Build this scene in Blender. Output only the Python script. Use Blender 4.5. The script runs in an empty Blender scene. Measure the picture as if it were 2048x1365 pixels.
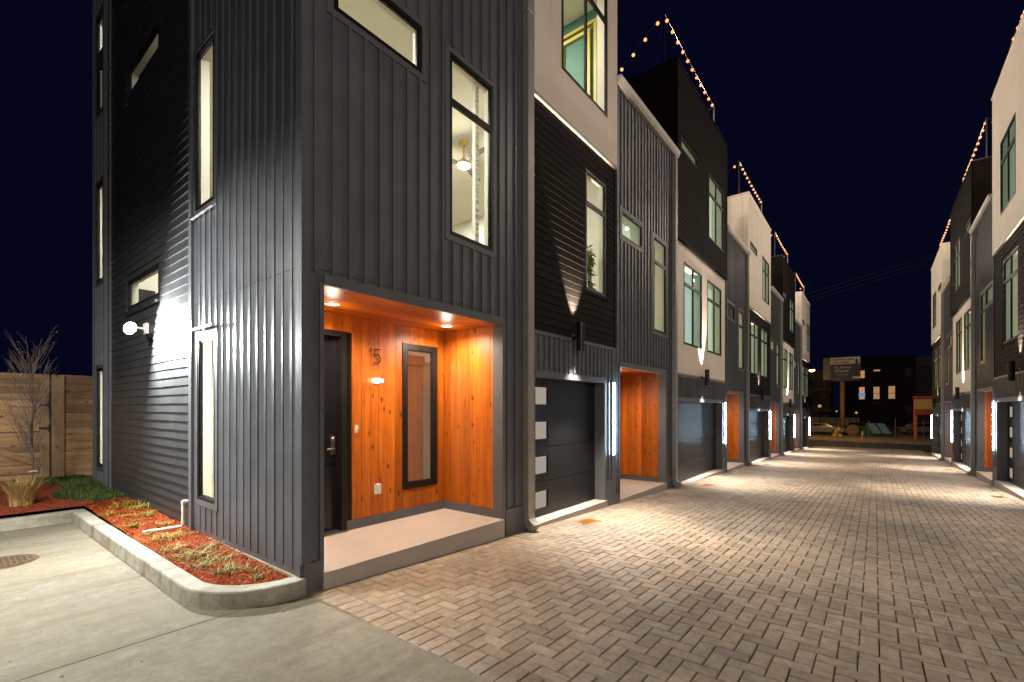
import bpy, bmesh, math, random
from mathutils import Vector, Matrix, Euler
random.seed(7)
R = math.radians
sc = bpy.context.scene
col = sc.collection
# ---------------------------------------------------------------- camera
cam_d = bpy.data.cameras.new('camera'); cam = bpy.data.objects.new('camera', cam_d); col.objects.link(cam)
CAM = Vector((-2.1696, -4.1383, 1.70))
cam.location = CAM
cam.rotation_euler = (R(90), 0, R(-90 + 38.064))
cam_d.sensor_width = 36.0; cam_d.lens = 16.297; cam_d.shift_y = 0.0662
cam_d.clip_start = 0.05; cam_d.clip_end = 2000
sc.camera = cam
# ---------------------------------------------------------------- night sky
w = bpy.data.worlds.new('World'); sc.world = w; w.use_nodes = True
nt = w.node_tree; nt.nodes.clear()
wo = nt.nodes.new('ShaderNodeOutputWorld'); bg = nt.nodes.new('ShaderNodeBackground')
sky = nt.nodes.new('ShaderNodeTexSky'); sky.sky_type = 'NISHITA'; sky.sun_disc = False
sky.sun_elevation = R(-6.5); sky.sun_rotation = R(200); sky.altitude = 150; sky.air_density = 1.0; sky.dust_density = 0.3; sky.ozone_density = 4.0
tint = nt.nodes.new('ShaderNodeMix'); tint.data_type = 'RGBA'; tint.blend_type = 'MIX'
tint.inputs[0].default_value = 0.75
nt.links.new(sky.outputs[0], tint.inputs[6]); tint.inputs[7].default_value = (0.012, 0.016, 0.085, 1)
nt.links.new(tint.outputs[2], bg.inputs[0]); bg.inputs[1].default_value = 0.15
nt.links.new(bg.outputs[0], wo.inputs[0])
sc.view_settings.view_transform = 'Standard'; sc.view_settings.look = 'None'
sc.view_settings.exposure = 0.0; sc.view_settings.gamma = 1.0; sc.view_settings.use_curve_mapping = False
sc.render.engine = 'CYCLES'
sc.cycles.use_denoising = True
sc.cycles.max_bounces = 6; sc.cycles.diffuse_bounces = 3; sc.cycles.glossy_bounces = 3
sc.cycles.transparent_max_bounces = 8; sc.cycles.transmission_bounces = 4
sc.cycles.caustics_reflective = False; sc.cycles.caustics_refractive = False
sc.cycles.sample_clamp_indirect = 3.0
# light levels (watts), the yard and court pole lamps are out of view, inferred from the light
P_FLOOD = 460; P_COURT = 440; P_CAN = 165; P_UP = 1100; P_DOWN = 1300; E_STRIP = 130; P_ROOM = 165; E_WIN = 1.2; P_YARD = 1450; P_FEST = 400

# ---------------------------------------------------------------- materials
def newmat(name):
    m = bpy.data.materials.new(name); m.use_nodes = True
    return m, m.node_tree, m.node_tree.nodes['Principled BSDF']
def N(t, kind, **kw):
    n = t.nodes.new(kind)
    for k, v in kw.items(): setattr(n, k, v)
    return n
def ramp(t, stops):
    n = N(t, 'ShaderNodeValToRGB'); e = n.color_ramp.elements
    while len(e) < len(stops): e.new(0.5)
    for i, (p, c) in enumerate(stops):
        e[i].position = p; e[i].color = (*c, 1)
    return n
def mixc(t, fac, a, b, mode='MIX'):
    n = N(t, 'ShaderNodeMix', data_type='RGBA', blend_type=mode)
    for i, v in ((0, fac), (6, a), (7, b)):
        if hasattr(v, 'links') or hasattr(v, 'is_linked'): t.links.new(v, n.inputs[i])
        else: n.inputs[i].default_value = v if i == 0 else (*v, 1)
    return n.outputs[2]
def coords(t, scale=(1, 1, 1), rnd=False, world=False):
    if world: src = N(t, 'ShaderNodeNewGeometry').outputs['Position']
    else: src = N(t, 'ShaderNodeTexCoord').outputs['Object']
    mp = N(t, 'ShaderNodeMapping'); mp.inputs['Scale'].default_value = scale
    t.links.new(src, mp.inputs['Vector'])
    if rnd:
        oi = N(t, 'ShaderNodeObjectInfo'); mu = N(t, 'ShaderNodeMath', operation='MULTIPLY'); mu.inputs[1].default_value = 63.0
        t.links.new(oi.outputs['Random'], mu.inputs[0]); cb = N(t, 'ShaderNodeCombineXYZ')
        for i in range(3): t.links.new(mu.outputs[0], cb.inputs[i])
        t.links.new(cb.outputs[0], mp.inputs['Location'])
    return mp.outputs[0]
def noise(t, vec, scale, detail=4, rough=0.6):
    n = N(t, 'ShaderNodeTexNoise'); n.inputs['Scale'].default_value = scale
    n.inputs['Detail'].default_value = detail; n.inputs['Roughness'].default_value = rough
    t.links.new(vec, n.inputs['Vector']); return n.outputs['Fac']
def bump(t, bs, h, strength=0.3, dist=0.01):
    b = N(t, 'ShaderNodeBump'); b.inputs['Strength'].default_value = strength; b.inputs['Distance'].default_value = dist
    t.links.new(h, b.inputs['Height']); t.links.new(b.outputs[0], bs.inputs['Normal'])
def painted(name, c, rough=0.5, var=0.25, sc_=6, bmp=0.15, metal=0.0, grain=90, spec=0.5):
    m, t, bs = newmat(name); bs.inputs['Specular IOR Level'].default_value = spec
    v = coords(t, world=True)
    n = noise(t, v, sc_, 5); r = ramp(t, [(0.3, tuple(x*(1-var) for x in c)), (0.7, tuple(min(1, x*(1+var)) for x in c))])
    t.links.new(n, r.inputs[0]); t.links.new(r.outputs[0], bs.inputs['Base Color'])
    bs.inputs['Roughness'].default_value = rough; bs.inputs['Metallic'].default_value = metal
    n2 = noise(t, v, grain, 3)
    rr = N(t, 'ShaderNodeMapRange'); rr.inputs[3].default_value = max(0.05, rough-0.12); rr.inputs[4].default_value = min(1, rough+0.15)
    t.links.new(n, rr.inputs[0]); t.links.new(rr.outputs[0], bs.inputs['Roughness'])
    if bmp: bump(t, bs, n2, bmp, 0.004)
    return m
def emis(name, c, s, sample=True):
    m = bpy.data.materials.new(name); m.use_nodes = True; t = m.node_tree; t.nodes.clear()
    e = N(t, 'ShaderNodeEmission'); e.inputs[0].default_value = (*c, 1); e.inputs[1].default_value = s
    o = N(t, 'ShaderNodeOutputMaterial'); t.links.new(e.outputs[0], o.inputs[0])
    m.cycles.emission_sampling = 'FRONT' if sample else 'NONE'
    return m
M = {}
M['batten'] = painted('charcoal_paint', (0.106, 0.113, 0.126), 0.40, 0.14, 2.5, 0.25, spec=0.4)
M['trim'] = painted('charcoal_trim', (0.102, 0.108, 0.120), 0.48, 0.10, 3, 0.1)
M['lap'] = painted('black_siding_paint', (0.013, 0.0105, 0.009), 0.7, 0.15, 4, 0.3, grain=60, spec=0.06)
M['lapside'] = painted('dark_siding_paint', (0.036, 0.037, 0.038), 0.42, 0.15, 4, 0.45, grain=45, spec=0.4)
M['cream'] = painted('cream_panel_paint', (0.86, 0.735, 0.62), 0.6, 0.06, 1.2, 0.12)
M['gutter'] = painted('gutter_paint', (0.50, 0.46, 0.40), 0.45, 0.06, 3, 0.05)
M['spout'] = painted('downspout_paint', (0.30, 0.28, 0.25), 0.4, 0.10, 3, 0.05)
M['frame'] = painted('black_frame', (0.011, 0.010, 0.010), 0.4, 0.1, 5, 0.05, spec=0.25)
M['white'] = painted('interior_paint', (0.80, 0.78, 0.70), 0.75, 0.03, 1.5, 0.03)
M['wfloor'] = painted('interior_floor', (0.45, 0.36, 0.26), 0.5, 0.1, 2, 0.05)
M['green'] = painted('green_wall', (0.06, 0.17, 0.12), 0.6, 0.06, 2, 0.05)
M['yellow'] = painted('yellow_trim', (0.60, 0.46, 0.10), 0.5, 0.08, 3, 0.05)
M['black'] = painted('black_metal', (0.012, 0.012, 0.013), 0.4, 0.15, 8, 0.05, 0.3)
M['door'] = painted('black_door', (0.010, 0.010, 0.012), 0.18, 0.15, 5, 0.02)
M['steel'] = painted('brushed_steel', (0.55, 0.52, 0.48), 0.3, 0.1, 8, 0.05, 1.0)
M['brass'] = painted('brass', (0.60, 0.42, 0.15), 0.35, 0.1, 8, 0.05, 1.0)
M['plastic'] = painted('white_plastic', (0.75, 0.73, 0.68), 0.4, 0.03, 8, 0.0)
M['pvc'] = painted('pvc_pipe', (0.72, 0.68, 0.60), 0.4, 0.06, 8, 0.03)
M['ext'] = painted('roof_membrane', (0.05, 0.05, 0.05), 0.8, 0.2, 2, 0.2)
M['soil'] = painted('joint_sand', (0.045, 0.035, 0.026), 0.95, 0.4, 8, 0.6)
M['dirt'] = painted('dark_soil', (0.06, 0.035, 0.02), 0.95, 0.4, 6, 0.8)
M['gap'] = painted('seam_shadow_gap', (0.02, 0.02, 0.02), 0.8, 0.1, 5, 0)
# concrete
def concrete(name, c, stain=(0.22, 0.185, 0.125), k=0.5, broom=None, crack=0.0, dirt=1.0):
    m, t, bs = newmat(name); v = coords(t, world=True)
    a = noise(t, v, 0.8, 6, 0.65); b = noise(t, v, 9, 7, 0.75); g = noise(t, v, 55, 4, 0.7)
    vs = coords(t, (0.35, 2.6, 1), world=True); s = noise(t, vs, 1.5, 6, 0.65)
    rb = ramp(t, [(0.32, tuple(x*0.70 for x in c)), (0.68, tuple(min(1, x*1.22) for x in c))]); t.links.new(b, rb.inputs[0])
    r = ramp(t, [(0.40, (0, 0, 0)), (0.68, (k, k, k))]); t.links.new(a, r.inputs[0])
    c1 = mixc(t, r.outputs[0], rb.outputs[0], stain)
    r2 = ramp(t, [(0.46, (0, 0, 0)), (0.66, (0.65*dirt,)*3)]); t.links.new(s, r2.inputs[0])
    c2 = mixc(t, r2.outputs[0], c1, tuple(x*0.72 for x in stain))
    r3 = ramp(t, [(0.58, (0, 0, 0)), (0.70, (0.55*dirt,)*3)]); t.links.new(g, r3.inputs[0])
    c3 = mixc(t, r3.outputs[0], c2, (0.10, 0.08, 0.06))
    vo = N(t, 'ShaderNodeTexVoronoi', feature='DISTANCE_TO_EDGE'); vo.inputs['Scale'].default_value = 0.55
    nd = N(t, 'ShaderNodeTexNoise'); nd.inputs['Scale'].default_value = 3.0; nd.inputs['Detail'].default_value = 6; t.links.new(v, nd.inputs['Vector'])
    wv_ = N(t, 'ShaderNodeMix', data_type='RGBA', blend_type='ADD'); wv_.inputs[0].default_value = 0.6; t.links.new(v, wv_.inputs[6]); t.links.new(nd.outputs['Color'], wv_.inputs[7]); t.links.new(wv_.outputs[2], vo.inputs['Vector'])
    rc = ramp(t, [(0.0, (crack,)*3), (0.005, (0, 0, 0))]); t.links.new(vo.outputs['Distance'], rc.inputs[0])
    c4 = mixc(t, rc.outputs[0], c3, (0.08, 0.065, 0.05))
    t.links.new(c4, bs.inputs['Base Color']); bs.inputs['Roughness'].default_value = 0.85; bs.inputs['Specular IOR Level'].default_value = 0.3
    h = g
    if broom:
        wv = coords(t, broom, world=True); h = noise(t, wv, 40, 3)
    bump(t, bs, h, 0.6, 0.008)
    return m
M['conc'] = concrete('broom_concrete', (0.222, 0.197, 0.148), (0.19, 0.155, 0.095), 0.65, broom=(0.35, 6, 1), crack=0.3)
M['kerb'] = concrete('kerb_concrete', (0.47, 0.44, 0.36), (0.16, 0.13, 0.08), 0.7)
M['slab'] = painted('porch_concrete', (0.46, 0.405, 0.36), 0.85, 0.06, 3, 0.25, grain=70, spec=0.2)
M['found'] = concrete('foundation_concrete', (0.42, 0.36, 0.24), (0.2, 0.15, 0.08), 0.6)
# wood
def wood(name, axis, dark=(0.20, 0.042, 0.003), light=(0.63, 0.172, 0.013), knot=(0.055, 0.014, 0.004), rough=0.42, knots=True, tone=0.40):
    m, t, bs = newmat(name)
    s = {'z': (14, 14, 0.9), 'x': (0.9, 14, 14), 'y': (14, 0.9, 14)}[axis]
    ks = {'z': (13, 13, 7.0), 'x': (7.0, 13, 13), 'y': (13, 7.0, 13)}[axis]
    v = coords(t, s, rnd=True); g = noise(t, v, 1.0, 6, 0.62)
    v2 = coords(t, tuple(x*4 for x in s), rnd=True); g2 = noise(t, v2, 1.0, 4, 0.6)
    r = ramp(t, [(0.28, dark), (0.5, tuple((a+b)/2 for a, b in zip(dark, light))), (0.72, light)])
    ad = N(t, 'ShaderNodeMath', operation='MULTIPLY_ADD'); ad.inputs[1].default_value = 0.45
    t.links.new(g2, ad.inputs[0])
    sb = N(t, 'ShaderNodeMath', operation='MULTIPLY'); sb.inputs[1].default_value = 0.6; t.links.new(g, sb.inputs[0]); t.links.new(sb.outputs[0], ad.inputs[2])
    t.links.new(ad.outputs[0], r.inputs[0]); cc = r.outputs[0]
    oi = N(t, 'ShaderNodeObjectInfo'); pr = ramp(t, [(0.0, (1-tone,)*3), (0.5, (1.0, 0.97, 0.92)), (1.0, (1+tone*0.6, 1+tone*0.55, 1+tone*0.4))]); t.links.new(oi.outputs['Random'], pr.inputs[0])
    cc = mixc(t, 1.0, cc, pr.outputs[0], 'MULTIPLY')
    if knots:
        kv = coords(t, ks, rnd=True)
        wp = N(t, 'ShaderNodeMix', data_type='RGBA', blend_type='ADD'); wp.inputs[0].default_value = 0.5
        nz = N(t, 'ShaderNodeTexNoise'); nz.inputs['Scale'].default_value = 1.6; t.links.new(kv, nz.inputs['Vector'])
        t.links.new(kv, wp.inputs[6]); t.links.new(nz.outputs['Color'], wp.inputs[7])
        vo = N(t, 'ShaderNodeTexVoronoi', feature='F1'); vo.inputs['Scale'].default_value = 0.66; t.links.new(wp.outputs[2], vo.inputs['Vector'])
        kr = ramp(t, [(0.06, (0.95,)*3), (0.15, (0.55,)*3), (0.24, (0, 0, 0))]); t.links.new(vo.outputs['Distance'], kr.inputs[0])
        sp = N(t, 'ShaderNodeSeparateColor'); t.links.new(vo.outputs['Color'], sp.inputs[0])
        th = N(t, 'ShaderNodeMath', operation='GREATER_THAN'); th.inputs[1].default_value = 0.36; t.links.new(sp.outputs[0], th.inputs[0])
        mu = N(t, 'ShaderNodeMath', operation='MULTIPLY'); t.links.new(kr.outputs[0], mu.inputs[0]); t.links.new(th.outputs[0], mu.inputs[1])
        cc = mixc(t, mu.outputs[0], cc, knot)
    t.links.new(cc, bs.inputs['Base Color']); bs.inputs['Roughness'].default_value = rough
    bump(t, bs, g2, 0.12, 0.003)
    return m
M['cedar_z'] = wood('cedar_vertical', 'z'); M['cedar_x'] = wood('cedar_ceiling', 'x', knots=False, rough=0.38)
M['fence'] = wood('fence_board', 'x', (0.15, 0.08, 0.035), (0.50, 0.31, 0.16), (0.05, 0.025, 0.012), 0.8, tone=0.45)
M['fence_z'] = wood('fence_post', 'z', (0.15, 0.095, 0.05), (0.44, 0.30, 0.17), (0.05, 0.03, 0.015), 0.8, tone=0.3)
# pavers (one colour range, per piece)
PAV = [(0.0, (0.235, 0.182, 0.132)), (0.22, (0.29, 0.230, 0.170)), (0.5, (0.330, 0.266, 0.200)), (0.75, (0.365, 0.296, 0.222)), (0.92, (0.30, 0.255, 0.212)), (1.0, (0.39, 0.285, 0.185))]
def paver_mat(name, attr):
    m, t, bs = newmat(name); v = coords(t, world=True)
    r = ramp(t, PAV); r.color_ramp.interpolation = 'LINEAR'
    if attr:
        a = N(t, 'ShaderNodeAttribute'); a.attribute_name = 'rnd'; src = a.outputs['Fac']
    else: src = N(t, 'ShaderNodeObjectInfo').outputs['Random']
    t.links.new(src, r.inputs[0])
    n1 = noise(t, v, 14, 6, 0.75); n2 = noise(t, v, 75, 5, 0.75); big = noise(t, v, 0.55, 4, 0.55)
    rr = ramp(t, [(0.28, (0.62,)*3), (0.72, (1.36,)*3)]); t.links.new(n1, rr.inputs[0])
    c1 = mixc(t, 1.0, r.outputs[0], rr.outputs[0], 'MULTIPLY')
    rb = ramp(t, [(0.34, (0.60, 0.61, 0.62)), (0.56, (1.08, 1.06, 1.03))]); t.links.new(big, rb.inputs[0])
    c2 = mixc(t, 1.0, c1, rb.outputs[0], 'MULTIPLY')
    sp = ramp(t, [(0.60, (0, 0, 0)), (0.72, (0.8, 0.8, 0.8))]); t.links.new(n2, sp.inputs[0])
    c3 = mixc(t, sp.outputs[0], c2, (0.42, 0.36, 0.27))
    t.links.new(c3, bs.inputs['Base Color'])
    bs.inputs['Roughness'].default_value = 0.62
    bump(t, bs, n2, 0.55, 0.006)
    return m
M['paver'] = paver_mat('paver_single', False); M['paverf'] = paver_mat('paver_field', True)
# mulch, leaves, grass
def attr_mat(name, stops, rough=0.8, spec=0.25):
    m, t, bs = newmat(name); bs.inputs['Specular IOR Level'].default_value = spec; a = N(t, 'ShaderNodeAttribute'); a.attribute_name = 'rnd'
    r = ramp(t, stops); t.links.new(a.outputs['Fac'], r.inputs[0]); t.links.new(r.outputs[0], bs.inputs['Base Color'])
    bs.inputs['Roughness'].default_value = rough
    return m
M['mulch'] = attr_mat('red_mulch', [(0, (0.12, 0.016, 0.002)), (0.55, (0.30, 0.042, 0.005)), (0.88, (0.46, 0.085, 0.012)), (1, (0.55, 0.19, 0.05))], 0.9, 0.08)
M['grass'] = attr_mat('lawn_grass', [(0, (0.02, 0.045, 0.008)), (0.6, (0.05, 0.10, 0.018)), (1, (0.14, 0.17, 0.05))], 0.6)
M['tuft'] = attr_mat('tuft_blades', [(0, (0.07, 0.11, 0.008)), (0.55, (0.20, 0.22, 0.02)), (0.85, (0.34, 0.28, 0.06)), (1, (0.45, 0.36, 0.15))], 0.55)
M['straw'] = attr_mat('dry_straw', [(0, (0.28, 0.17, 0.05)), (0.6, (0.46, 0.30, 0.10)), (1, (0.60, 0.44, 0.20))], 0.7)
M['leafy'] = attr_mat('house_plant_leaf', [(0, (0.07, 0.16, 0.02)), (1, (0.22, 0.36, 0.05))], 0.5)
M['bark'] = painted('bark', (0.13, 0.10, 0.08), 0.9, 0.3, 20, 0.5)
M['rust'] = painted('rusty_orange_plate', (0.42, 0.17, 0.025), 0.6, 0.4, 18, 0.5, 0.2)
M['iron'] = painted('rusty_iron', (0.11, 0.065, 0.035), 0.7, 0.5, 25, 0.6, 0.4)
# glass
def glass(name, tintc=(0.95, 0.98, 0.95), refl=1.0, rough=0.0):
    m = bpy.data.materials.new(name); m.use_nodes = True; t = m.node_tree; t.nodes.clear()
    o = N(t, 'ShaderNodeOutputMaterial'); mx = N(t, 'ShaderNodeMixShader'); tr = N(t, 'ShaderNodeBsdfTransparent'); gl = N(t, 'ShaderNodeBsdfGlossy')
    tr.inputs[0].default_value = (*tintc, 1); gl.inputs['Roughness'].default_value = rough
    fr = N(t, 'ShaderNodeFresnel'); fr.inputs[0].default_value = 1.5
    mu = N(t, 'ShaderNodeMath', operation='MULTIPLY'); mu.inputs[1].default_value = refl; mu.use_clamp = True
    ge = N(t, 'ShaderNodeNewGeometry'); sb = N(t, 'ShaderNodeMath', operation='SUBTRACT'); sb.inputs[0].default_value = 1.0; t.links.new(ge.outputs['Backfacing'], sb.inputs[1])
    m2 = N(t, 'ShaderNodeMath', operation='MULTIPLY'); t.links.new(fr.outputs[0], m2.inputs[0]); t.links.new(sb.outputs[0], m2.inputs[1])
    t.links.new(m2.outputs[0], mu.inputs[0]); t.links.new(mu.outputs[0], mx.inputs[0])
    t.links.new(tr.outputs[0], mx.inputs[1]); t.links.new(gl.outputs[0], mx.inputs[2]); t.links.new(mx.outputs[0], o.inputs[0])
    return m
M['glass'] = glass('window_glass', refl=0.55); M['porchglass'] = glass('porch_window_glass', (0.75, 0.72, 0.68), 2.6, 0.01)
# lights that can be seen
M['e_win'] = emis('lit_room_green_white', (0.52, 0.58, 0.42), E_WIN, False)
M['e_win2'] = emis('lit_room_warm_white', (0.60, 0.56, 0.38), E_WIN, False)
M['e_win3'] = emis('lit_room_cool_white', (0.36, 0.50, 0.42), E_WIN, False)
M['e_dim'] = emis('dim_room', (0.03, 0.05, 0.06), 1.0, False)
M['e_gar'] = emis('lit_garage', (0.52, 0.46, 0.40), 0.9, False)
M['e_strip'] = emis('led_strip_glow', (0.58, 0.80, 1.0), E_STRIP, True)
M['e_can'] = emis('downlight_glow', (1.0, 0.86, 0.70), 14, False)
M['e_bulb'] = emis('festoon_bulb_glow', (1.0, 0.34, 0.12), 2.1, False)
M['e_flood'] = emis('flood_lamp_glow', (0.92, 0.98, 1.0), 60, False)
M['e_sconce'] = emis('sconce_glow', (1.0, 0.88, 0.70), 10, False)
M['e_street'] = emis('street_lamp_glow', (1.0, 0.50, 0.10), 40, False)
M['e_orange'] = emis('far_window_orange', (0.85, 0.42, 0.16), 0.6, False)
M['e_peach'] = emis('far_window_peach', (0.80, 0.46, 0.22), 0.45, False)
M['e_blue'] = emis('far_sign_blue', (0.12, 0.25, 0.85), 0.9, False)
# far things
M['asphalt'] = painted('asphalt', (0.045, 0.043, 0.042), 0.85, 0.3, 5, 0.6)
M['gravel'] = painted('gravel_lot', (0.26, 0.20, 0.13), 0.95, 0.35, 3, 0.8, grain=30)
M['far_wall'] = painted('dark_brick_far', (0.035, 0.027, 0.024), 0.85, 0.25, 1.5, 0.2)
M['far_wall2'] = painted('grey_render_far', (0.11, 0.09, 0.085), 0.85, 0.15, 1, 0.1)
M['far_pale'] = painted('pale_panel_far', (0.16, 0.15, 0.15), 0.8, 0.1, 1, 0.1)
M['polepaint'] = painted('yellow_brown_pole', (0.30, 0.17, 0.04), 0.6, 0.2, 2, 0.1)
M['sign_w'] = painted('billboard_white', (0.50, 0.46, 0.45), 0.7, 0.05, 2, 0)
M['sign_b'] = painted('billboard_navy', (0.012, 0.016, 0.045), 0.6, 0.1, 2, 0)
M['sign_d'] = painted('billboard_dark_print', (0.02, 0.012, 0.010), 0.6, 0.1, 2, 0)
M['red'] = painted('red_paint', (0.36, 0.035, 0.015), 0.5, 0.1, 3, 0.05)
M['yel'] = painted('yellow_sheet', (0.60, 0.42, 0.08), 0.5, 0.12, 3, 0.05)
M['orange'] = painted('orange_plastic', (0.65, 0.16, 0.02), 0.5, 0.08, 3, 0)
M['tarp'] = painted('blue_tarp', (0.16, 0.32, 0.46), 0.45, 0.12, 4, 0.2)
M['tent'] = painted('green_canvas', (0.02, 0.075, 0.03), 0.7, 0.2, 4, 0.2)
M['silver'] = painted('silver_car_paint', (0.34, 0.33, 0.32), 0.3, 0.05, 3, 0, 0.5)
M['darkcar'] = painted('dark_car_paint', (0.05, 0.045, 0.04), 0.25, 0.05, 3, 0, 0.4)
M['tyre'] = painted('tyre_rubber', (0.015, 0.015, 0.015), 0.85, 0.1, 5, 0)
M['cglass'] = painted('car_window', (0.012, 0.014, 0.016), 0.08, 0.05, 3, 0)
M['wire'] = painted('cable_black', (0.03, 0.03, 0.04), 0.7, 0.1, 3, 0)

# ---------------------------------------------------------------- object helpers
WL = {}
def _link(o, parent, wloc):
    col.objects.link(o); wloc = Vector(wloc); WL[o.name] = wloc
    if parent is not None:
        o.parent = parent; o.location = wloc - WL[parent.name]
    else: o.location = wloc
    return o
def tag(o, label=None, cat=None, group=None, kind=None):
    if label: o['label'] = label
    if cat: o['category'] = cat
    if group: o['group'] = group
    if kind: o['kind'] = kind
    return o
def thing(name, label, cat, loc=(0, 0, 0), group=None):
    o = bpy.data.objects.new(name, None); o.empty_display_size = 0.2
    _link(o, None, loc); return tag(o, label, cat, group)
def meshobj(name, verts, faces, mat, parent=None, loc=(0, 0, 0), smooth=False, mats=None, fm=None, fix=False):
    me = bpy.data.meshes.new(name); me.from_pydata([tuple(v) for v in verts], [], faces)
    for m_ in (mats or [mat]): me.materials.append(m_)
    if fm: me.polygons.foreach_set('material_index', fm)
    if fix:
        bm = bmesh.new(); bm.from_mesh(me); bmesh.ops.recalc_face_normals(bm, faces=bm.faces); bm.to_mesh(me); bm.free()
    if smooth: me.polygons.foreach_set('use_smooth', [True]*len(me.polygons))
    me.update(); return _link(bpy.data.objects.new(name, me), parent, loc)
def boxvf(x0, x1, y0, y1, z0, z1):
    v = [(x0,y0,z0),(x1,y0,z0),(x1,y1,z0),(x0,y1,z0),(x0,y0,z1),(x1,y0,z1),(x1,y1,z1),(x0,y1,z1)]
    f = [(0,3,2,1),(4,5,6,7),(0,1,5,4),(1,2,6,5),(2,3,7,6),(3,0,4,7)]
    return v, f
class MB:
    def __init__(s): s.v = []; s.f = []; s.m = []
    def add(s, v, f, m=0):
        k = len(s.v); s.v += [tuple(p) for p in v]; s.f += [tuple(i+k for i in q) for q in f]; s.m += [m]*len(f)
    def box(s, x0, x1, y0, y1, z0, z1, m=0):
        x0, x1 = sorted((x0, x1)); y0, y1 = sorted((y0, y1)); z0, z1 = sorted((z0, z1))
        s.add(*boxvf(x0, x1, y0, y1, z0, z1), m)
    def tube(s, pts, r, n=8, m=0, cap=True):
        pts = [Vector(p) for p in pts]; rs = r if isinstance(r, (list, tuple)) else [r]*len(pts); rings = []
        for i, p in enumerate(pts):
            d = (pts[min(i+1, len(pts)-1)] - pts[max(i-1, 0)]).normalized()
            a = d.cross(Vector((0, 0, 1)))
            if a.length < 1e-3: a = d.cross(Vector((1, 0, 0)))
            a.normalize(); b = d.cross(a)
            rings.append([p + (a*math.cos(2*math.pi*k/n) + b*math.sin(2*math.pi*k/n))*rs[i] for k in range(n)])
        v = [q for ring in rings for q in ring]; f = []
        for i in range(len(pts)-1):
            for k in range(n): f.append((i*n+k, (i*n+(k+1) % n), (i+1)*n+(k+1) % n, (i+1)*n+k))
        if cap: f.append(tuple(range(n-1, -1, -1))); f.append(tuple(range((len(pts)-1)*n, len(pts)*n)))
        s.add(v, f, m)
    def build(s, name, mat, parent=None, loc=(0, 0, 0), smooth=False, mats=None, fix=True):
        o = Vector(loc); return meshobj(name, [Vector(p)-o for p in s.v], s.f, mat, parent, loc, smooth, mats, s.m if mats else None, fix)
class Frame:
    """facade coordinates: u along the wall, w outwards, z up"""
    def __init__(s, org, ux, wx):
        s.o = Vector(org); s.u = Vector(ux); s.w = Vector(wx); s.key = (tuple(ux), tuple(wx))
        s.flip = s.u.cross(s.w).z < 0
    def p(s, u, w, z): return s.o + s.u*u + s.w*w + Vector((0, 0, z))
    def d(s, u, w, z): return s.u*u + s.w*w + Vector((0, 0, z))
_cache = {}
def shaped(name, parent, F, loc, key, vf, mat):
    """mesh shared between alike pieces; vf gives local (u,w,z) verts and faces"""
    k = (F.key, key, mat.name)
    me = _cache.get(k)
    if me is None:
        v, f = vf(); me = bpy.data.meshes.new(name)
        me.from_pydata([tuple(F.d(*q)) for q in v], [], [tuple(reversed(q)) for q in f] if F.flip else f)
        me.materials.append(mat); me.update(); _cache[k] = me
    return _link(bpy.data.objects.new(name, me), parent, F.p(*loc))
def piece(name, parent, F, u0, u1, w0, w1, z0, z1, mat):
    a, b, c = round(u1-u0, 4), round(w1-w0, 4), round(z1-z0, 4)
    return shaped(name, parent, F, (u0, w0, z0), ('box', a, b, c), lambda: boxvf(0, a, 0, b, 0, c), mat)
def cut(a, b, ivs):
    """interval [a,b] minus the intervals ivs"""
    out = [(a, b)]
    for c, d in ivs:
        nx = []
        for p, q in out:
            if d <= p or c >= q: nx.append((p, q)); continue
            if c > p: nx.append((p, c))
            if d < q: nx.append((d, q))
        out = nx
    return [(p, q) for p, q in out if q-p > 0.012]
def wall(name, parent, F, u0, u1, z0, z1, holes, w0, w1, mat, inner=None):
    hs = [h for h in holes if h[0] < u1 and h[1] > u0 and h[2] < z1 and h[3] > z0]
    us = sorted({u0, u1, *[min(max(x, u0), u1) for h in hs for x in h[:2]]}); zs = sorted({z0, z1, *[min(max(x, z0), z1) for h in hs for x in h[2:4]]})
    solid = lambda i, j: 0 <= i < len(us)-1 and 0 <= j < len(zs)-1 and not any(h[0]-1e-6 <= us[i] and us[i+1] <= h[1]+1e-6 and h[2]-1e-6 <= zs[j] and zs[j+1] <= h[3]+1e-6 for h in hs)
    v = []; f = []; m = []
    def q(pts, mi):
        k = len(v); v.extend(F.p(*p) for p in pts); f.append((k, k+1, k+2, k+3) if not F.flip else (k+3, k+2, k+1, k)); m.append(mi)
    for i in range(len(us)-1):
        for j in range(len(zs)-1):
            if not solid(i, j): continue
            a, b, c, d = us[i], us[i+1], zs[j], zs[j+1]
            q([(b, w1, c), (a, w1, c), (a, w1, d), (b, w1, d)], 0); q([(a, w0, c), (b, w0, c), (b, w0, d), (a, w0, d)], 1)
            if not solid(i-1, j): q([(a, w1, c), (a, w0, c), (a, w0, d), (a, w1, d)], 0 if i == 0 else 1)
            if not solid(i+1, j): q([(b, w0, c), (b, w1, c), (b, w1, d), (b, w0, d)], 0 if i == len(us)-2 else 1)
            if not solid(i, j-1): q([(a, w0, c), (a, w1, c), (b, w1, c), (b, w0, c)], 0 if j == 0 else 1)
            if not solid(i, j+1): q([(a, w1, d), (a, w0, d), (b, w0, d), (b, w1, d)], 0 if j == len(zs)-2 else 1)
    o = F.p(u0, w1, z0)
    return meshobj(name, [p-o for p in v], f, None, parent, o, mats=[mat, inner or mat], fm=m)
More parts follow.
